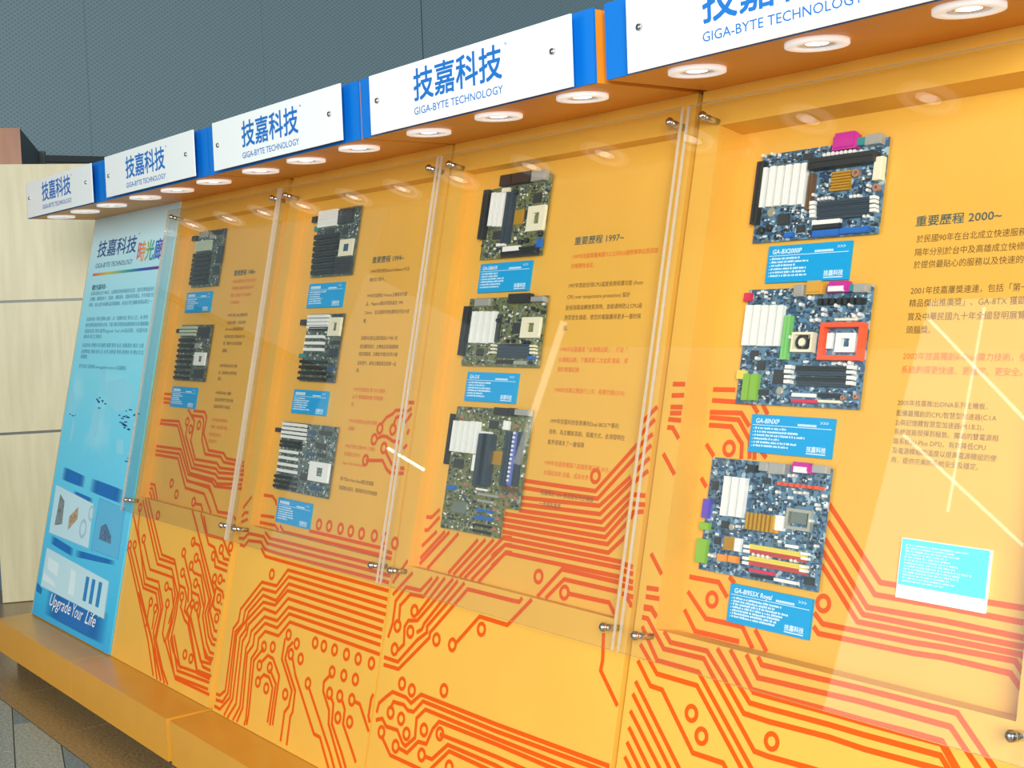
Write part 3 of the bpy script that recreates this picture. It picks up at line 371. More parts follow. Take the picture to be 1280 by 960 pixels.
# ---------------------------------------------------------------- display units
UW = 920
ORD = ['first', 'second', 'third', 'fourth', 'fifth']
XR = [914, 892, 914, 910, 914]                     # right edge of each unit body
XL = [4, 4, 4, 4, 6]
DEPTH = [0, 34, 34, 34, 72]                        # niche depth
NX0, NX1, NU0, NU1 = 66, 862, 600, 1652
UT = 1734
unit_label = ['plain orange unit at the far left end, covered by the tall blue banner',
              'orange display unit with two small dark motherboards, next to the banner',
              'orange display unit in the middle of the row, with three dark motherboards',
              'orange display unit second from the right, its lowest motherboard large and stepped',
              'orange display unit nearest on the right, with three blue motherboards']
RF = Matrix(((1, 0, 0), (0, US.y, NS.y), (0, US.z, NS.z))).to_4x4()
UNITS = []
for i in range(5):
    X = i * UW; xl, xr = X + XL[i], X + XR[i]
    un = empty('display_unit', W(X + 460, 200, -202), unit_label[i], 'display stand', 'orange display units in a row'); UNITS.append(un)
    fp = MB()
    if i == 0: fp.box(F, xl, xr, 2, UT, -18, 0)
    else:
        fp.box(F, xl, xr, 2, NU0, -18, 0); fp.box(F, xl, xr, NU1, UT, -18, 0)
        fp.box(F, xl, X + NX0, NU0, NU1, -18, 0); fp.box(F, X + NX1, xr, NU0, NU1, -18, 0)
    fo = fp.obj('front_panel', ORANGE, un)
    if i:
        d = DEPTH[i]
        MB().box(F, X + NX0 - 12, X + NX1 + 12, NU0 - 12, NU1 + 12, -d - 8, -d).obj('niche_back', ORANGE, un)
        MB().box(F, X + NX0 - 12, X + NX0, NU0 - 12, NU1 + 12, -d, -18.2).obj('niche_side', ORANGE, un)
        MB().box(F, X + NX1, X + NX1 + 12, NU0 - 12, NU1 + 12, -d, -18.2).obj('niche_side', ORANGE, un)
        MB().box(F, X + NX0, X + NX1, NU1, NU1 + 12, -d, -18.2).obj('niche_top', ORANGE, un)
        MB().box(F, X + NX0, X + NX1, NU0 - 12, NU0, -d, -18.2).obj('niche_bottom', ORANGE, un)
    for sx in (xl, xr - 18):                       # side panels follow the lean of the face
        prof = [F(0, 2, -18.4), F(0, UT - 2, -18.4)]
        prof = [(p.y, p.z) for p in prof]; prof += [(0.62, prof[1][1]), (0.62, 0.03), (0.02, 0.03)]
        vs = [Vector((sx * .001, y, z)) for y, z in prof] + [Vector(((sx + 18) * .001, y, z)) for y, z in prof]; n = len(prof)
        obj('side_panel', vs, [tuple(range(n - 1, -1, -1)), tuple(range(n, 2 * n))] + [(k, (k + 1) % n, (k + 1) % n + n, k + n) for k in range(n)], ORANGE, un)
    MB().box(W, xl + 18, xr - 18, 600, 619, -170, 1690).obj('back_panel', ORANGE, un)
    # canopy with the blue header board
    hl, hr = X + (22 if i == 4 else 6), X + (908 if i == 3 else 914)
    MB().box(W, hl, hr, 91, 620, 1692, 1838).obj('canopy', CANOPY, un)
    MB().box(W, hl, hr, 85, 90.6, 1692, 1841).obj('header_board', BLUE, un)
    if i == 1: MB().box(F, X + 892.2, X + 923.6, 2, UT, -34, -26).obj('filler_strip', ORANGE, un)  # added strip that brightens the deep gap, like a lit side wall
    # plinth
    pl = MB().box(W, X + 3 if i else X - 2, X + (896 if i == 1 else 917 if i else 920), -142, 14, -137, 0).obj('plinth', PLINTH, un)
    MB().box(W, X, X + 905, -70, 10, -202, -137.5).obj('toe_kick', DARK, un)
    # circuit artwork
    if i:
        mb = MB(); xr_ = XR[i]; d = DEPTH[i]
        T = lambda x, u, n, X=X: F(x + X, u, n)
        ribbons(mb, T, TR['%dF' % i], 0.5, 10.2, lambda x, y: XL[i] + 1 < x < xr_ - 1 and 5 < y < UT and not (NX0 - 1 < x < NX1 + 1 and NU0 - 1 < y < NU1 + 1))
        mb.obj('circuit_print', TRACE, fo, kind='stuff')
        mb = MB(); ribbons(mb, T, TR['%dN' % i], -d + 0.5, 10.2, lambda x, y: NX0 + 1 < x < NX1 - 1 and NU0 + 1 < y < NU1 - 1)
        mb.obj('circuit_print', TRACE, un, kind='stuff')

# milestone texts printed on the niche backs : (u, colour, text)
H, R, B = 0, 1, 2
TXT = {
 1: ('重要歷程 1986~', [(1406, R, '1986年技嘉科技正式成立於台北'), (1381, R, '從事電腦主機板的研發設計與'), (1356, R, '製造，推出第一片自有品牌'), (1331, R, '之主機板產品。'),
     (1285, B, '1987年 推出 286主機板系列，'), (1259, B, '「 技嘉主機板」以高品質為'), (1236, B, 'new card 主機板獲得各界'), (1209, B, '好評與肯定並行銷海內外 市'), (1185, B, '場，榮獲多項 品質認證與'), (1159, B, '推薦獎。'),
     (1106, B, '1989年推出386系列主機'), (1081, B, '板，成為國內主要的製造'), (1060, B, '廠商。'), (1010, B, '1990年推出486 主機板'), (986, B, '並成立研發部門 提升技術'), (962, B, '及產品的競爭力與品質。'),
     (915, R, '1992年推出區域匯流排'), (890, R, '主機板，領先業界 研發'), (864, R, '成功並大量生產'), (840, R, '行銷全世界。')]),
 2: ('重要歷程 1994~', [(1402, B, '1994年領先推出Sound Software PCI主'), (1377, B, '機板及介面卡。'), (1329, B, '1994年技嘉推出 Pentium主機板系列產'), (1305, B, '品， Magazine雜誌評選為最佳 1994 '), (1279, B, 'Choice， 並以優異的效能獲得世界各大媒'), (1254, B, '體。'),
     (1203, B, '技嘉科技產品品質通過ISO 9001 認'), (1178, B, '證並獲得肯定，主機板品質通過嚴格'), (1156, B, '測試與驗證，主機板市場佔有率大幅'), (1129, B, '成長提升，成為主機板製造商第一品'), (1107, B, '牌。'),
     (1051, R, '1995年技嘉推出 雙 CPU主機板'), (1029, R, '設 計 榮獲國際媒體 評選推薦'), (1007, R, '獎。'), (958, R, '1995年技嘉推出支援多媒體'), (936, R, '主機板'), (884, R, '1996年 推出支援MMX 主機板'), (861, R, '技嘉推出全系列'), (835, R, 'Super Slim Notebook'), (788, B, '第1代Slim Note Book筆記型電腦'), (762, B, '技嘉推出成功，獲得業界好評與推薦')]),
 3: ('重要歷程 1997~', [(1398, R, '1997年技嘉榮獲美國TLC公司ISO國際標準品質認證'), (1375, R, '的榮譽性肯定。'), (1328, B, '1997年首創全球CPU溫度偵測保護功能 (Auto'), (1301, B, 'CPU over temperature protection) 設計'), (1275, B, '能偵測風扇轉速異常時、並能適時防止CPU過'), (1251, B, '熱而發生燒毀，使您的電腦獲得更多一層的保'), (1226, B, '護。'),
     (1175, R, '1998年技嘉獲選「台灣精品獎」、打造「'), (1150, R, '台灣精品獎」下獲選第二次金質 獎座、得'), (1127, R, '獎的榮耀紀錄'), (1078, R, '1998年技嘉公開發行上市、股票代號(2376)'), (1055, R, '。'),
     (1004, B, '1999年技嘉科技發表專利Dual BIOS™專利'), (979, B, '技術，為主機板首創、保護方式，此項發明在'), (954, B, '業界領導多了一層保障'), (905, R, '1999年技嘉榮獲第八屆國家磐石獎 (K7)，'), (882, R, '太陽能技術 技嘉、成為世界'), (835, B, '技嘉推出 new 產品型系列主機板'), (808, B, '一步領先業界')]),
 4: ('重要歷程 2000~', [(1390, B, '於民國90年在台北成立快速服務中心，'), (1365, B, '隔年分別於台中及高雄成立快修中心，'), (1342, B, '於提供最貼心的服務以及快速的維修品'), (1294, B, '2001年技嘉屢獎連連，包括「第一屆台'), (1271, B, '精品傑出推廣獎」、GA-8TX 獲歐洲'), (1246, B, '賞及中華民國九十年全國發明展覽會金'), (1222, B, '頭腦獎。'),
     (1174, R, '2002年技嘉獨創6-Dual魔力技術，使'), (1149, R, '系統跑得更快速、更穩定、更安全。'), (1090, B, '2005年技嘉推出iDNA系列主機板，'), (1071, B, '配備最獨創的CPU智慧型加速器(C.I.A'), (1054, B, '2)與記憶體智慧型加速器(M.I.B.2)，'), (1037, B, '系統效能發揮到極致。獨創的雙電源相'), (1020, B, '路系統(U-Plus DPS)，有效降低CPU'), (1003, B, '及電源模組的溫度以提高電源模組的使'), (986, B, '用，提供完美的系統安全及穩定。')]),
}
for i, (head, rows) in TXT.items():
    T = lambda x, u, n, X=i * UW: F(x + X, u, n)
    z = -DEPTH[i] + 0.7; un = UNITS[i]; xt = 524 if i > 1 else 512
    mb = MB(); write(mb, T, head, xt, 1433 if i < 4 else 1421, z, 21, width=172, offset=0.012); mb.obj('heading_print', HEADINK, un)
    for u, cc, body in rows:
        mb = MB(); sz = 15.5 if i == 4 and u > 1100 else 12.2 if i == 4 else 13.2
        write(mb, T, body, xt + (6 if i == 4 else 0), u, z, sz, maxw=318 if i == 4 else 290 if i != 1 else 310)
        mb.obj('text_line', REDINK if cc == R else INK, un)

# ---------------------------------------------------------------- header signs
def WV(x, z, d): return W(x, 85 - d, z)            # header plane: x, height, distance in front of the board
sign_label = ['white sign panel on the leftmost header, above the blue banner', 'white sign panel second from the left, over the unit with two motherboards',
              'white sign panel in the middle of the five headers', 'white sign panel second from the right, with a wide blue strip at its right end', 'largest white sign panel at the right, its lettering cut by the picture top']
for i in range(5):
    X = i * UW; s0 = 92 if i < 4 else 112
    sg = empty('sign_panel', W(X + 479, 60, 1695), sign_label[i], 'sign', 'white signs along the header')
    zb_ = (1690, 1695, 1695, 1689, 1688)[i]; MB().box(WV, X + s0, X + s0 + 776, zb_, zb_ + 145, 22, 26).obj('panel', WHITE, sg)
    mb = MB(); write(mb, WV, '技嘉科技', X + 292 + (20 if i == 4 else 0), 1750, 26.4, 80, width=344, offset=0.016); mb.obj('chinese_lettering', BLUETXT, sg)
    mb = MB(); write(mb, WV, 'GIGA-BYTE TECHNOLOGY', X + 290 + (20 if i == 4 else 0), 1711, 26.4, 25, width=348, offset=0.006)
    mt = MB(); write(mt, WV, '™', X + 646 + (20 if i == 4 else 0), 1806, 26.4, 14)
    mb.obj('latin_lettering', BLUETXT, sg); mt.obj('trademark', BLUETXT, sg)
    for sx in (s0 + 36, s0 + 718):
        mb = MB(); mb.cyl(WV, X + sx, 1769, 6, 0.2, 26.2, 12); mb.cyl(WV, X + sx, 1769, 8, 26, 31, 16, 6); mb.obj('screw', STEEL, sg, True)

# ---------------------------------------------------------------- downlights under the canopy
WD = lambda x, y, z: W(x, y, 1692 - z)
dl_proto = None
where = ['under the leftmost header', 'under the header second from the left', 'under the middle header', 'under the header second from the right', 'under the rightmost header']
for i in range(5):
    for k, lx in enumerate((192, 480, 776)):
        x = i * UW + lx; y = 165
        lab = 'round white recessed downlight ' + where[i] + ', ' + ('left of three', 'middle of three', 'right of three')[k]
        root = empty('downlight', W(x, y, 1692), lab, 'lamp', 'downlights under the canopy')
        if dl_proto is None:
            a = MB().tube(WD, x, y, 36, 56, 0.2, 8, 28).obj('trim_ring', TRIMW, root, True)
            b_ = MB().tube(WD, x, y, 21, 35.8, 0.2, 5, 28).obj('reflector_ring', REFL, root, True)
            c_ = MB().cyl(WD, x, y, 20, 0.3, 4, 24).obj('lamp', GLOW, root)
            dl_proto = (a, b_, c_)
        else:
            for p in dl_proto:
                q = p.copy(); COL.objects.link(q); q.parent = root

# ---------------------------------------------------------------- clear acrylic covers on steel standoffs
cov_label = [None, 'clear acrylic cover over the niche with two motherboards, beside the banner', 'clear acrylic cover over the middle niche, three dark motherboards behind it', 'clear acrylic cover second from the right, over the stepped motherboard', 'clear acrylic cover at the right, over the three blue motherboards']
for i in range(1, 5):
    X = i * UW; T = lambda x, u, n, X=X: F(x + X, u, n)
    cv = empty('acrylic_cover', F(X + 460, 542, 40), cov_label[i], 'cover', 'acrylic covers over the niches')
    x0, x1 = 9, 911
    vs = MB().box(T, x0, x1, 542, 1690, 36, 44).v
    o = obj('sheet', vs, BF, ACRYLIC, cv, mats=[ACRYLIC, ACRYLIC_EDGE], idx=[0, 0, 1, 1, 1, 1])
    for sx in (60, 884):
        for su in (584, 1660):
            mb = MB(); mb.cyl(T, sx, su, 7, 0.2, 44.4, 14); mb.cyl(T, sx, su, 9.5, 44.2, 51, 16, 9.5); mb.cyl(T, sx, su, 9.5, 51, 55, 16, 5.5)
            mb.obj('standoff', STEEL, cv, True)

# ---------------------------------------------------------------- motherboards
BOARD = {   # x0, x1, u0, u1, pcb, number of tiny parts, label
 '1b1': (176, 406, 1398, 1610, 'moss', 120, 'small dark motherboard with seven black slots, upper one beside the banner'),
 '1b2': (150, 420, 1049, 1257, 'moss', 120, 'small dark motherboard with a white socket, lower one beside the banner'),
 '2b1': (172, 428, 1400, 1614, 'moss', 170, 'dark motherboard with a blue processor chip, topmost in the middle niche'),
 '2b2': (200, 420, 1070, 1282, 'moss', 150, 'narrow motherboard with a cream socket at its top corner, centre of the middle niche'),
 '2b3': (140, 482, 727, 940, 'steel', 260, 'wide motherboard with a large white socket, lowest in the middle niche'),
 '3b1': (156, 414, 1412, 1616, 'olive', 240, 'motherboard with black ports and a cut corner, topmost in the niche second from the right'),
 '3b2': (139, 462, 1133, 1310, 'olive', 260, 'wide motherboard with four white slots and a cream socket, above the stepped motherboard'),
 '3b3': (149, 463, 712, 1030, 'olive', 420, 'large stepped motherboard with blue connectors, second niche from the right'),
 '4b1': (139, 450, 1410, 1596, 'blue', 420, 'blue motherboard with six white slots and a magenta port, topmost at the right'),
 '4b2': (148, 454, 1077, 1312, 'blue', 480, 'blue motherboard with an orange-red processor bracket, middle at the right'),
 '4b3': (104, 410, 732, 963, 'blue', 480, 'blue motherboard with a gold heatsink and yellow memory slots, lowest at the right'),
}
TINY = [C['chip'], C['greychip'], C['dark_can'], C['bluechip'], C['slate'], C['can']]
MINW = {'pci_slot': 0.68, 'memory_slot': 0.86, 'isa_slot': 0.86, 'expansion_slot': 0.8, 'agp_slot': 0.8}
for key, (x0, x1, u0, u1, pc, ntiny, lab) in BOARD.items():
    i = int(key[0]); X = i * UW; d = DEPTH[i]; zb = -d + 6; zt = zb + 2; T = lambda x, u, n, X=X: F(x + X, u, n)
    mbd = empty('motherboard', F(X + (x0 + x1) / 2, u0, -d), lab, 'motherboard', 'motherboards on show')
    if key == '3b3':   outline = [(149, 712), (402, 714), (402, 789), (463, 789), (463, 1030), (149, 1027)]
    elif key == '3b1': outline = [(156, 1412), (414, 1412), (414, 1616), (230, 1616), (212, 1600), (170, 1600), (156, 1585)]
    else: outline = [(x0, u0), (x1, u0), (x1, u1), (x0, u1)]
    n = len(outline); vs = [T(a, b, zb) for a, b in outline] + [T(a, b, zt) for a, b in outline]
    board = obj('circuit_board', vs, [tuple(range(n - 1, -1, -1)), tuple(range(n, 2 * n))] + [(k, (k + 1) % n, (k + 1) % n + n, k + n) for k in range(n)], PCB[pc], mbd)
    for a, b in ((x0 + 12, u0 + 12), (x1 - 12 - (70 if key == '3b3' else 0), u0 + 12), (x0 + 12 + (20 if key == '3b1' else 0), u1 - 22), (x1 - 12, u1 - 12)):
        MB().cyl(T, a, b, 4, -d + 0.1, zb - 0.05, 10).obj('spacer', STEEL, mbd)
    occ = []
    for rec in COMP[key].split(';'):
        nm, kd, h, mm, a0, a1, b0, b1 = rec.split('|'); h = float(h); a0, a1, b0, b1 = float(a0), float(a1), float(b0), float(b1)
        if b0 > b1: b0, b1 = b1, b0
        if nm in MINW:
            if (b1 - b0) > (a1 - a0):
                c0 = (a0 + a1) / 2; w = max(7, (a1 - a0) * MINW[nm]) / 2; a0, a1 = c0 - w, c0 + w
            else:
                c0 = (b0 + b1) / 2; w = max(9, min(14, (b1 - b0) * MINW[nm])) / 2; b0, b1 = c0 - w, c0 + w
        elif b1 - b0 < 5: c0 = (b0 + b1) / 2; b0, b1 = c0 - 3, c0 + 3
        occ.append((a0, a1, b0, b1)); m = C[mm]; z1 = zt + h; mb = MB(); cx, cy = (a0 + a1) / 2, (b0 + b1) / 2; rr = min(a1 - a0, b1 - b0) / 2
        zs = zt + 0.03
        if kd == 'slot':                       # long socket with a groove down the middle
            if b1 - b0 > a1 - a0:
                t = (a1 - a0) * 0.43
                mb.box(T, a0, a0 + t, b0, b1, zs, z1); mb.box(T, a1 - t, a1, b0, b1, zs, z1); mb.box(T, a0 + t, a1 - t, b0, b1, zs, z1 - 2)
                mb.box(T, a0 + t, a1 - t, b0, b0 + 4, z1 - 2, z1); mb.box(T, a0 + t, a1 - t, b1 - 4, b1, z1 - 2, z1)
            else:
                t = (b1 - b0) * 0.42
                mb.box(T, a0, a1, b0, b0 + t, zs, z1); mb.box(T, a0, a1, b1 - t, b1, zs, z1); mb.box(T, a0, a1, b0 + t, b1 - t, zs, z1 - 2)
                mb.box(T, a0, a0 + 4, b0 + t, b1 - t, z1 - 2, z1); mb.box(T, a1 - 4, a1, b0 + t, b1 - t, z1 - 2, z1)
        elif kd == 'cyl': mb.cyl(T, cx, cy, max(rr, 3.2), zs, z1 - 1, 12); mb.cyl(T, cx, cy, max(rr, 3.2), z1 - 1, z1, 12, max(rr, 3.2) * 0.85)
        elif kd == 'ring': mb.tube(T, cx, cy, max(rr, 5) * 0.45, max(rr, 5), zs, z1, 14)
        elif kd == 'fins':
            mb.box(T, a0, a1, b0, b1, zs, zt + 3); k = 7
            for q in range(k):
                if a1 - a0 > 1.8 * (b1 - b0): xx = a0 + (a1 - a0) * q / k; mb.box(T, xx, xx + (a1 - a0) / k * .6, b0, b1, zt + 3, z1)
                else: yy = b0 + (b1 - b0) * q / k; mb.box(T, a0, a1, yy, yy + (b1 - b0) / k * .6, zt + 3, z1)
        elif kd == 'frame': mb.frame(T, a0, a1, b0, b1, 9 if mm == 'orangered' else 6, zs, z1)
        elif kd == 'socket':
            wx, wy = (a1 - a0) * .3, (b1 - b0) * .28
            mb.box(T, a0, a1, b0, b0 + wy, zs, z1); mb.box(T, a0, a1, b1 - wy, b1, zs, z1); mb.box(T, a0, a0 + wx, b0 + wy, b1 - wy, zs, z1); mb.box(T, a1 - wx, a1, b0 + wy, b1 - wy, zs, z1)
            mb.box(T, a1 + .5, a1 + 3.5, b0 + 4, b1 - 4, zt + 2, zt + 5)
        elif kd == 'port':
            mb.box(T, a0, a1, b0, b1, zs, z1 - 3); mb.box(T, a0 + (a1 - a0) * .1, a1 - (a1 - a0) * .1, b0 + 4, b1 + 5, zt + 3, z1)
        elif kd == 'fan': mb.frame(T, a0, a1, b0, b1, 5, zs, z1); mb.box(T, a0 + 5, a1 - 5, b0 + 5, b1 - 5, zs, zt + 4)
        else:
            mb.box(T, a0, a1, b0, b1, zs, z1 - (1 if h > 4 else .6)); e = min(2.0, rr * .25); mb.box(T, a0 + e, a1 - e, b0 + e, b1 - e, z1 - (1 if h > 4 else .6), z1)
        po = mb.obj(nm, m, mbd)
        if kd == 'fan':
            f2 = MB(); f2.tube(T, cx, cy, 11, min(a1 - a0, b1 - b0) / 2 - 4, zt + 4.2, z1 - 1, 20)
            f2.obj('fan_ring', C['chip'], po)
            f3 = MB().cyl(T, cx, cy, 8, zt + 4.2, z1 - .5, 16)
            for q in range(7):
                an = q * math.tau / 7; p, r = (cx + 8 * math.cos(an), cy + 8 * math.sin(an)), (cx + 15 * math.cos(an + .5), cy + 15 * math.sin(an + .5))
                f3.add([T(p[0], p[1], zt + 6), T(r[0], r[1], zt + 6), T(r[0] + 1, r[1] + 3, zt + 11), T(p[0] + 1, p[1] + 3, zt + 11)], [(0, 1, 2, 3)])
            f3.obj('fan_rotor', C['cream'], po)
    rnd = random.Random(key); mb = MB(); cnt = 0; tries = 0
    while cnt < ntiny and tries < ntiny * 12:
        tries += 1; a, b = rnd.uniform(x0 + 4, x1 - 4), rnd.uniform(u0 + 4, u1 - 4); w, hh = rnd.choice(((2, 4), (4, 2), (3, 3), (6, 3), (3, 6), (8, 5), (5, 2.5)))
        if any(p - 2 < a + w / 2 and a - w / 2 < q + 2 and r - 2 < b + hh / 2 and b - hh / 2 < s + 2 for p, q, r, s in occ): continue
        if key == '3b3' and a > 395 and b < 795: continue
        if key == '3b1' and a < 240 and b > 1590: continue
        z = rnd.choice((1.2, 2, 3)); mb.box(T, a - w / 2, a + w / 2, b - hh / 2, b + hh / 2, zt + .03, zt + z, rnd.randrange(6)); cnt += 1
    mb.obj('tiny_components', None, mbd, mats=TINY, kind='stuff')

# ---------------------------------------------------------------- blue caption cards
CARDS = [
 (1, 148, 364, 1304, 1380, '', 'small blue caption card under the upper motherboard beside the banner'),
 (1, 148, 366, 950, 1026, '', 'small blue caption card under the white-socket motherboard beside the banner'),
 (2, 172, 389, 1303, 1380, '', 'blue caption card under the dark motherboard with a blue processor chip'),
 (2, 175, 389, 969, 1044, '', 'blue caption card under the narrow motherboard with a cream corner socket'),
 (2, 179, 392, 627, 703, '', 'blue caption card under the wide white-socket motherboard, beside a row of printed rings'),
 (3, 164, 376, 1325, 1401, 'GA-586HX', 'blue caption card under the cut-corner motherboard with black ports'),
 (3, 173, 384, 1043, 1118, 'GA-DX', 'blue caption card just above the large stepped motherboard'),
 (4, 185, 390, 1325, 1401, 'GA-BX2000P', 'blue caption card reading GA-BX2000P'),
 (4, 196, 400, 981, 1057, 'GA-8INXP', 'blue caption card reading GA-8INXP'),
 (4, 195, 399, 641, 717, 'GA-8I955X Royal', 'blue caption card reading GA-8I955X Royal'),
]
for i, x0, x1, u0, u1, name, lab in CARDS:
    X = i * UW; d = DEPTH[i]; T = lambda x, u, n, X=X: F(x + X, u, n); z = -d + 7.4
    c = empty('caption_card', F(X + (x0 + x1) / 2, u0, -d), lab, 'label card', 'blue caption cards')
    MB().box(T, x0, x1, u0, u1, -d + .1, -d + 7).obj('card', CARD, c)
    mb = MB(); rnd = random.Random(lab)
    if name: write(mb, T, name, x0 + 12, u1 - 17, z, 13.5, offset=0.02, shear=0.15)
    else:
        xx = x0 + 14
        for q in range(6): mb.box(T, xx, xx + 8, u1 - 17, u1 - 8, z - .2, z); xx += 10.5
    mb.box(T, x0 + 4, x1 - 4, u1 - 21.5, u1 - 20.3, z - .2, z)
    xx = x0 + (x1 - x0) * .58
    while xx < x0 + (x1 - x0) * .8: mb.box(T, xx, xx + 3.4, u1 - 18.5, u1 - 14, z - .2, z); xx += 4.6
    write(mb, T, '>>>', x1 - 32, u1 - 14, z, 12)
    nl = 6 if name != 'GA-8I955X Royal' else 7
    for q in range(nl):                                   # fine print, too small to read
        uu = u1 - 29 - q * (u1 - u0 - 34) / nl; xx = x0 + 12; end = x0 + rnd.uniform(.34, .52 if '8I' not in name else .8) * (x1 - x0)
        mb.box(T, x0 + 7, x0 + 9, uu, uu + 2, z - .2, z)
        while xx < end: w = rnd.uniform(2, 4); mb.box(T, xx, xx + w, uu, uu + rnd.uniform(3, 4.4), z - .2, z); xx += w + rnd.choice((1.0, 1.2, 3))
    mb.obj('card_print', CARDTXT, c, kind='stuff')
    mb = MB(); write(mb, T, '技嘉科技', x1 - 58, u0 + 10, z, 12, width=46, offset=0.02); mb.box(T, x1 - 58, x1 - 12, u0 + 5, u0 + 7, z - .2, z); mb.obj('logo_print', CARDTXT, c)
# the larger pale turquoise card at the far right
X = 4 * UW; d = DEPTH[4]; T = lambda x, u, n: F(x + 4 * UW, u, n); z = -d + 7.4
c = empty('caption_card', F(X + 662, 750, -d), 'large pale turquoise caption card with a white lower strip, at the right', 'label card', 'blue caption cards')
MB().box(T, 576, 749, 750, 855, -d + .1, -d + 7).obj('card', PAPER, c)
MB().box(T, 577.5, 747.5, 773, 853.5, -d + 7, -d + 7.2).obj('colour_field', TURQUOISE, c)
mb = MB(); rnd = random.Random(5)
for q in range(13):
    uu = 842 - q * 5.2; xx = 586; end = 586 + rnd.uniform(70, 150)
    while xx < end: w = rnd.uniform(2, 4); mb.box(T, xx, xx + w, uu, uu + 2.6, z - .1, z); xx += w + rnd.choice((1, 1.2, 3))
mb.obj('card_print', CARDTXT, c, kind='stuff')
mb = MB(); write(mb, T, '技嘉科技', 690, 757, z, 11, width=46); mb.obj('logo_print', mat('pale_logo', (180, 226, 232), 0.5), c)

# ---------------------------------------------------------------- tall blue banner on the first unit
bn = empty('banner', F(488, 4, 1), 'tall light blue banner board with world map and product pictures, left end of the display', 'banner')
def banner_mat():
    m = bpy.data.materials.new('banner_print'); m.use_nodes = True; nt = m.node_tree; b = nt.nodes['Principled BSDF']
    uv = nt.nodes.new('ShaderNodeUVMap'); sp = nt.nodes.new('ShaderNodeSeparateXYZ'); nt.links.new(uv.outputs[0], sp.inputs[0])
    r = nt.nodes.new('ShaderNodeValToRGB'); e = r.color_ramp.elements
    e[0].position = 0; e[0].color = lin((48, 176, 232)) + (1,); e[1].position = 1; e[1].color = lin((206, 234, 242)) + (1,)
    for p, c_ in ((0.06, (64, 190, 236)), (0.36, (104, 212, 244)), (0.58, (128, 222, 244)), (0.8, (164, 232, 246))):
        q = e.new(p); q.color = lin(c_) + (1,)
    nt.links.new(sp.outputs[1], r.inputs[0])
    n = nt.nodes.new('ShaderNodeTexNoise'); n.inputs['Scale'].default_value = 5; n.inputs['Detail'].default_value = 5; nt.links.new(uv.outputs[0], n.inputs['Vector'])
    r2 = nt.nodes.new('ShaderNodeValToRGB'); r2.color_ramp.elements[0].position = 0.5; r2.color_ramp.elements[1].position = 0.62; nt.links.new(n.outputs['Fac'], r2.inputs[0])
    band = nt.nodes.new('ShaderNodeValToRGB'); e = band.color_ramp.elements; e[0].position = 0.38; e[0].color = (0, 0, 0, 1); e[1].position = 0.62; e[1].color = (0, 0, 0, 1); q = e.new(0.45); q.color = (.42, .42, .42, 1); q = e.new(0.58); q.color = (.42, .42, .42, 1)
    nt.links.new(sp.outputs[1], band.inputs[0])
    mu = nt.nodes.new('ShaderNodeMath'); mu.operation = 'MULTIPLY'; nt.links.new(r2.outputs[0], mu.inputs[0]); nt.links.new(band.outputs[0], mu.inputs[1])
    mx = nt.nodes.new('ShaderNodeMix'); mx.data_type = 'RGBA'; nt.links.new(mu.outputs[0], mx.inputs['Factor']); nt.links.new(r.outputs[0], mx.inputs[6]); mx.inputs[7].default_value = lin((190, 236, 244)) + (1,)
    nt.links.new(mx.outputs[2], b.inputs['Base Color']); b.inputs['Roughness'].default_value = 0.35
    return m
bo = MB().box(F, 34, 948, 4, 1733, 1, 8).obj('board', banner_mat(), bn)
uvl = bo.data.uv_layers.new(name='UVMap')
for poly in bo.data.polygons:
    for li in poly.loop_indices:
        k = bo.data.loops[li].vertex_index; uvl.data[li].uv = ((0 if k in (0, 3, 4, 7) else .53), (0 if k in (0, 1, 4, 5) else 1))
NAVY = mat('banner_navy', (30, 78, 140), 0.45); BTXT = mat('banner_ink', (92, 150, 178), 0.5)
mb = MB(); write(mb, F, '技嘉科技', 125, 1562, 8.6, 78, width=440, offset=0.012); write(mb, F, 'GIGA-BYTE TECHNOLOGY', 125, 1508, 8.6, 30, width=425); mb.obj('logo_print', NAVY, bn); mb = MB(); write(mb, F, '™', 572, 1622, 8.6, 18); mb.obj('trademark', NAVY, bn)
def rainbow(name, stops, xa, xb):
    m = bpy.data.materials.new(name); m.use_nodes = True; nt = m.node_tree; b = nt.nodes['Principled BSDF']
    uv = nt.nodes.new('ShaderNodeTexCoord'); sp = nt.nodes.new('ShaderNodeSeparateXYZ'); nt.links.new(uv.outputs['Object'], sp.inputs[0])
    mr = nt.nodes.new('ShaderNodeMapRange'); mr.inputs[1].default_value = xa; mr.inputs[2].default_value = xb; nt.links.new(sp.outputs[0], mr.inputs[0])
    r = nt.nodes.new('ShaderNodeValToRGB'); e = r.color_ramp.elements; e[0].color = lin(stops[0]) + (1,); e[1].color = lin(stops[-1]) + (1,)
    for k, s in enumerate(stops[1:-1]): q = e.new((k + 1) / (len(stops) - 1)); q.color = lin(s) + (1,)
    nt.links.new(mr.outputs[0], r.inputs[0]); nt.links.new(r.outputs[0], b.inputs['Base Color']); return m
RB = [(210, 70, 110), (224, 160, 60), (60, 170, 110), (40, 110, 200), (110, 70, 170)]
mb = MB(); write(mb, F, '時光廊', 592, 1522, 8.6, 88, width=255, offset=0.02); mb.obj('rainbow_lettering', rainbow('rainbow_letters', RB, .104, .36), bn)
MB().box(F, 109, 846, 1474, 1486, 8.3, 8.5).obj('rainbow_line', rainbow('rainbow_line', [(220, 90, 80), (200, 190, 80), (60, 170, 150), (40, 90, 180), (100, 50, 140)], -.379, .358), bn)
mb = MB(); write(mb, F, '關於技嘉科技~', 130, 1414, 8.6, 25, width=172, offset=0.012); mb.obj('heading_print', mat('banner_heading', (60, 100, 124), 0.5), bn)
mb = MB()
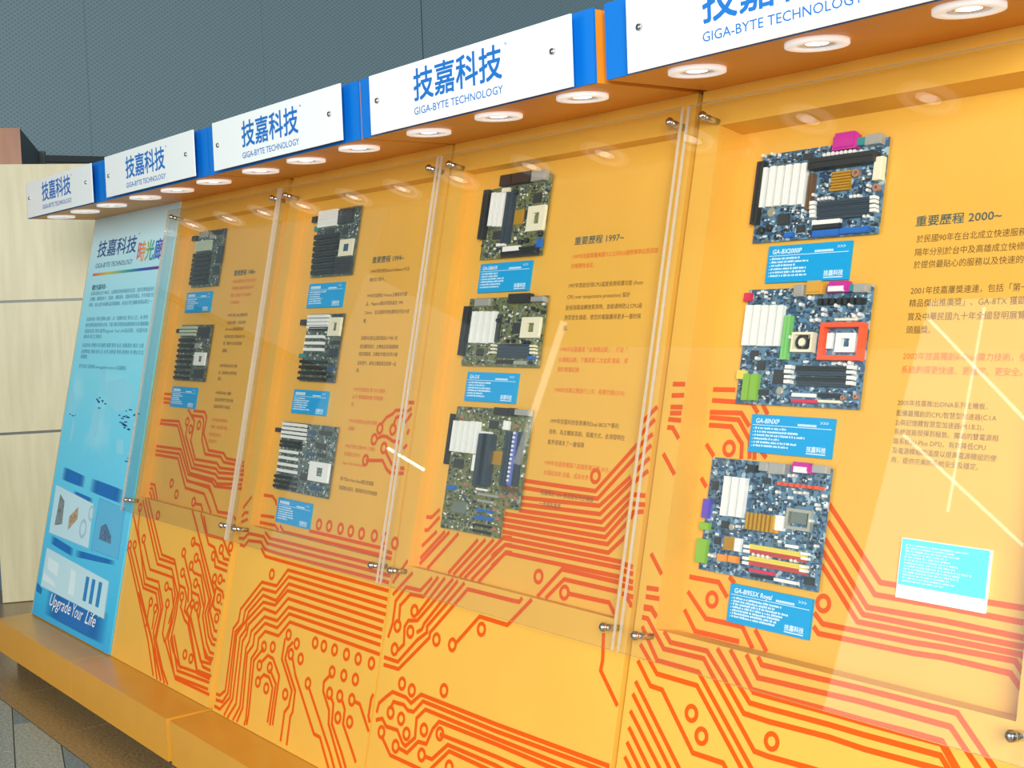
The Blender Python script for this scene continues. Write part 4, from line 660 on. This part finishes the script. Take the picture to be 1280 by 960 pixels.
for u, body, wd in ((1390, '技嘉科技創立於1986年，以創新的技術與優良的品質，提供消費者最佳的', 705), (1366, '主機板、繪圖加速卡、光儲存、網路通訊、電腦系統等產品，多年來致力於', 715), (1340, '研發，並以追求卓越的品質與服務，成為全球主機板領導品牌之一', 700),
                    (1278, '技嘉科技 不斷 推陳 出新，以「創新科技 美化人生」為 使命', 690), (1252, '提供消費者最佳的解決方案，不斷 突破 研發技術並積極佈局全球 服務據點', 705), (1226, '超越自我 領先業界Upgrade Your Life為目標。 技嘉科技', 705), (1202, '讓科技 與生活 更貼近', 215),
                    (1165, '技嘉科技 榮獲多項 國際 媒體 獎項 肯定 並獲選為 優良 企業', 690), (1138, '品牌價值 持續 成長 為 全球 消費者 帶來 更便利 的 數位生活', 700), (1115, '與體驗', 80), (1074, '更多資訊 請參閱 www.gigabyte.com.tw 技嘉網站', 545)):
    mb = MB(); write(mb, F, body, 122, u, 8.6, 19, width=wd); mb.obj('text_line', BTXT, bn)
mb = MB(); rnd = random.Random(3)
for cx, cy, n in ((450, 930, 9), (700, 870, 14), (790, 905, 5), (155, 882, 3), (735, 848, 5), (840, 727, 4)):
    for q in range(n): a, b_ = cx + rnd.uniform(-60, 60), cy + rnd.uniform(-22, 22); mb.box(F, a, a + rnd.uniform(10, 34), b_, b_ + 5, 8.05, 8.3)
mb.obj('map_names', NAVY, bn, kind='stuff')
mb = MB()                                             # continents
for pts in (((390, 1060), (440, 1075), (470, 1010), (455, 960), (420, 985)), ((60, 990), (120, 960), (140, 880), (100, 850), (70, 900)), ((150, 860), (190, 830), (180, 760), (155, 740)), ((370, 900), (450, 910), (470, 830), (430, 740), (390, 800)), ((480, 1020), (640, 1040), (800, 1000), (780, 930), (650, 900), (520, 950)), ((690, 800), (760, 800), (780, 745), (710, 740))):
    mb = MB(); mb.flat(F, pts, 8.2); mb.obj('map_continent', mat('map_pale', (140, 216, 238), 0.45), bn)
def soft(name, rgb, hx, hy):                            # printed patch whose ink fades out at its rim
    m = bpy.data.materials.new(name); m.use_nodes = True; nt = m.node_tree; b = nt.nodes['Principled BSDF']; b.inputs['Base Color'].default_value = lin(rgb) + (1,); b.inputs['Roughness'].default_value = .4
    uv = nt.nodes.new('ShaderNodeUVMap'); sp = nt.nodes.new('ShaderNodeSeparateXYZ'); nt.links.new(uv.outputs[0], sp.inputs[0]); outs = []
    for k in (0, 1):
        a = nt.nodes.new('ShaderNodeMath'); a.operation = 'MULTIPLY'; a.inputs[1].default_value = math.pi; nt.links.new(sp.outputs[k], a.inputs[0])
        c_ = nt.nodes.new('ShaderNodeMath'); c_.operation = 'SINE'; nt.links.new(a.outputs[0], c_.inputs[0]); outs.append(c_.outputs[0])
    hs = []
    for o_, h_ in zip(outs, (hx, hy)):
        mh = nt.nodes.new('ShaderNodeMath'); mh.operation = 'MULTIPLY'; mh.use_clamp = True; mh.inputs[1].default_value = h_; nt.links.new(o_, mh.inputs[0]); hs.append(mh.outputs[0])
    mu = nt.nodes.new('ShaderNodeMath'); mu.operation = 'MULTIPLY'; nt.links.new(hs[0], mu.inputs[0]); nt.links.new(hs[1], mu.inputs[1]); nt.links.new(mu.outputs[0], b.inputs['Alpha'])
    return m
DB = soft('banner_deep_blue', (20, 112, 190), 1.3, 4.0); PALE = soft('banner_pale', (196, 232, 242), 14.0, 14.0); MID = soft('banner_mid', (96, 186, 226), 8.0, 12.0)
def patch(name, pts, z, m):
    p = MB().flat(F, pts, z).obj(name, m, bn); ul = p.data.uv_layers.new(name='UVMap')
    for li, uv in enumerate(((0, 1), (1, 1), (1, 0), (0, 0))): ul.data[li].uv = uv
for pts in (((130, 648), (420, 628), (420, 578), (130, 590)), ((480, 628), (850, 612), (850, 556), (480, 572)), ((300, 560), (540, 548), (540, 520), (300, 530)), ((120, 352), (420, 330), (420, 296), (120, 316)), ((430, 330), (880, 344), (880, 326), (430, 300)), ((180, 150), (900, 150), (900, 24), (180, 24)), ((36, 140), (120, 120), (120, 96), (36, 100))):
    patch('blue_bar', pts, 8.2, DB)
patch('product_picture', ((72, 566), (560, 530), (580, 350), (80, 356)), 8.4, PALE)
patch('product_picture', ((600, 560), (890, 545), (900, 350), (600, 350)), 8.4, MID)
patch('product_picture', ((80, 296), (850, 262), (860, 118), (80, 128)), 8.4, PALE)
PIC = mat('picture_board', (126, 140, 140), 0.5, noise=0.4, nscale=60); PIC2 = mat('picture_card', (176, 152, 120), 0.5, noise=0.4, nscale=60)
mb = MB(); mb.flat(F, ((150, 530), (215, 505), (230, 410), (140, 395)), 8.7); mb.obj('board_picture', PIC, bn)
mb = MB(); mb.flat(F, ((300, 450), (390, 500), (400, 450), (310, 395)), 8.7); mb.obj('card_picture', PIC2, bn)
mb = MB(); mb.tube(F, 480, 420, 26, 40, 8.45, 8.7); mb.tube(F, 545, 490, 20, 32, 8.45, 8.7); mb.obj('cooler_picture', mat('picture_silver', (168, 200, 214), 0.4), bn)
mb = MB(); mb.flat(F, ((670, 452), (720, 468), (790, 430), (800, 398), (670, 402)), 8.7); mb.obj('parts_picture', mat('picture_slate', (84, 120, 150), 0.5, noise=.5, nscale=70), bn)
for pts in (((130, 260), (270, 250), (280, 195), (140, 210)), ((110, 190), (260, 168), (270, 150), (100, 160)), ((420, 250), (480, 245), (500, 150), (430, 150))): MB().flat(F, pts, 8.7).obj('laptop_picture', mat('picture_light', (222, 244, 248), 0.4), bn)
for a in (600, 668, 742):
    mb = MB(); mb.box(F, a, a + 36, 150, 246, 8.45, 8.7); mb.obj('tower_picture', mat('picture_tower', (44, 134, 196), 0.4), bn)
for wd, xa, wid in (('Upgrade', 235, 255), ('Your', 512, 118), ('Life', 660, 112)): mb = MB(); write(mb, F, wd, xa, 72, 8.8, 74, width=wid, shear=0.35); mb.obj('slogan_word', PAPER, bn)
mb = MB(); mb = MB(); write(mb, F, '™', 782, 110, 8.8, 20); mb.obj('trademark', PAPER, bn)
bpy.data.objects.remove(_probe_o)
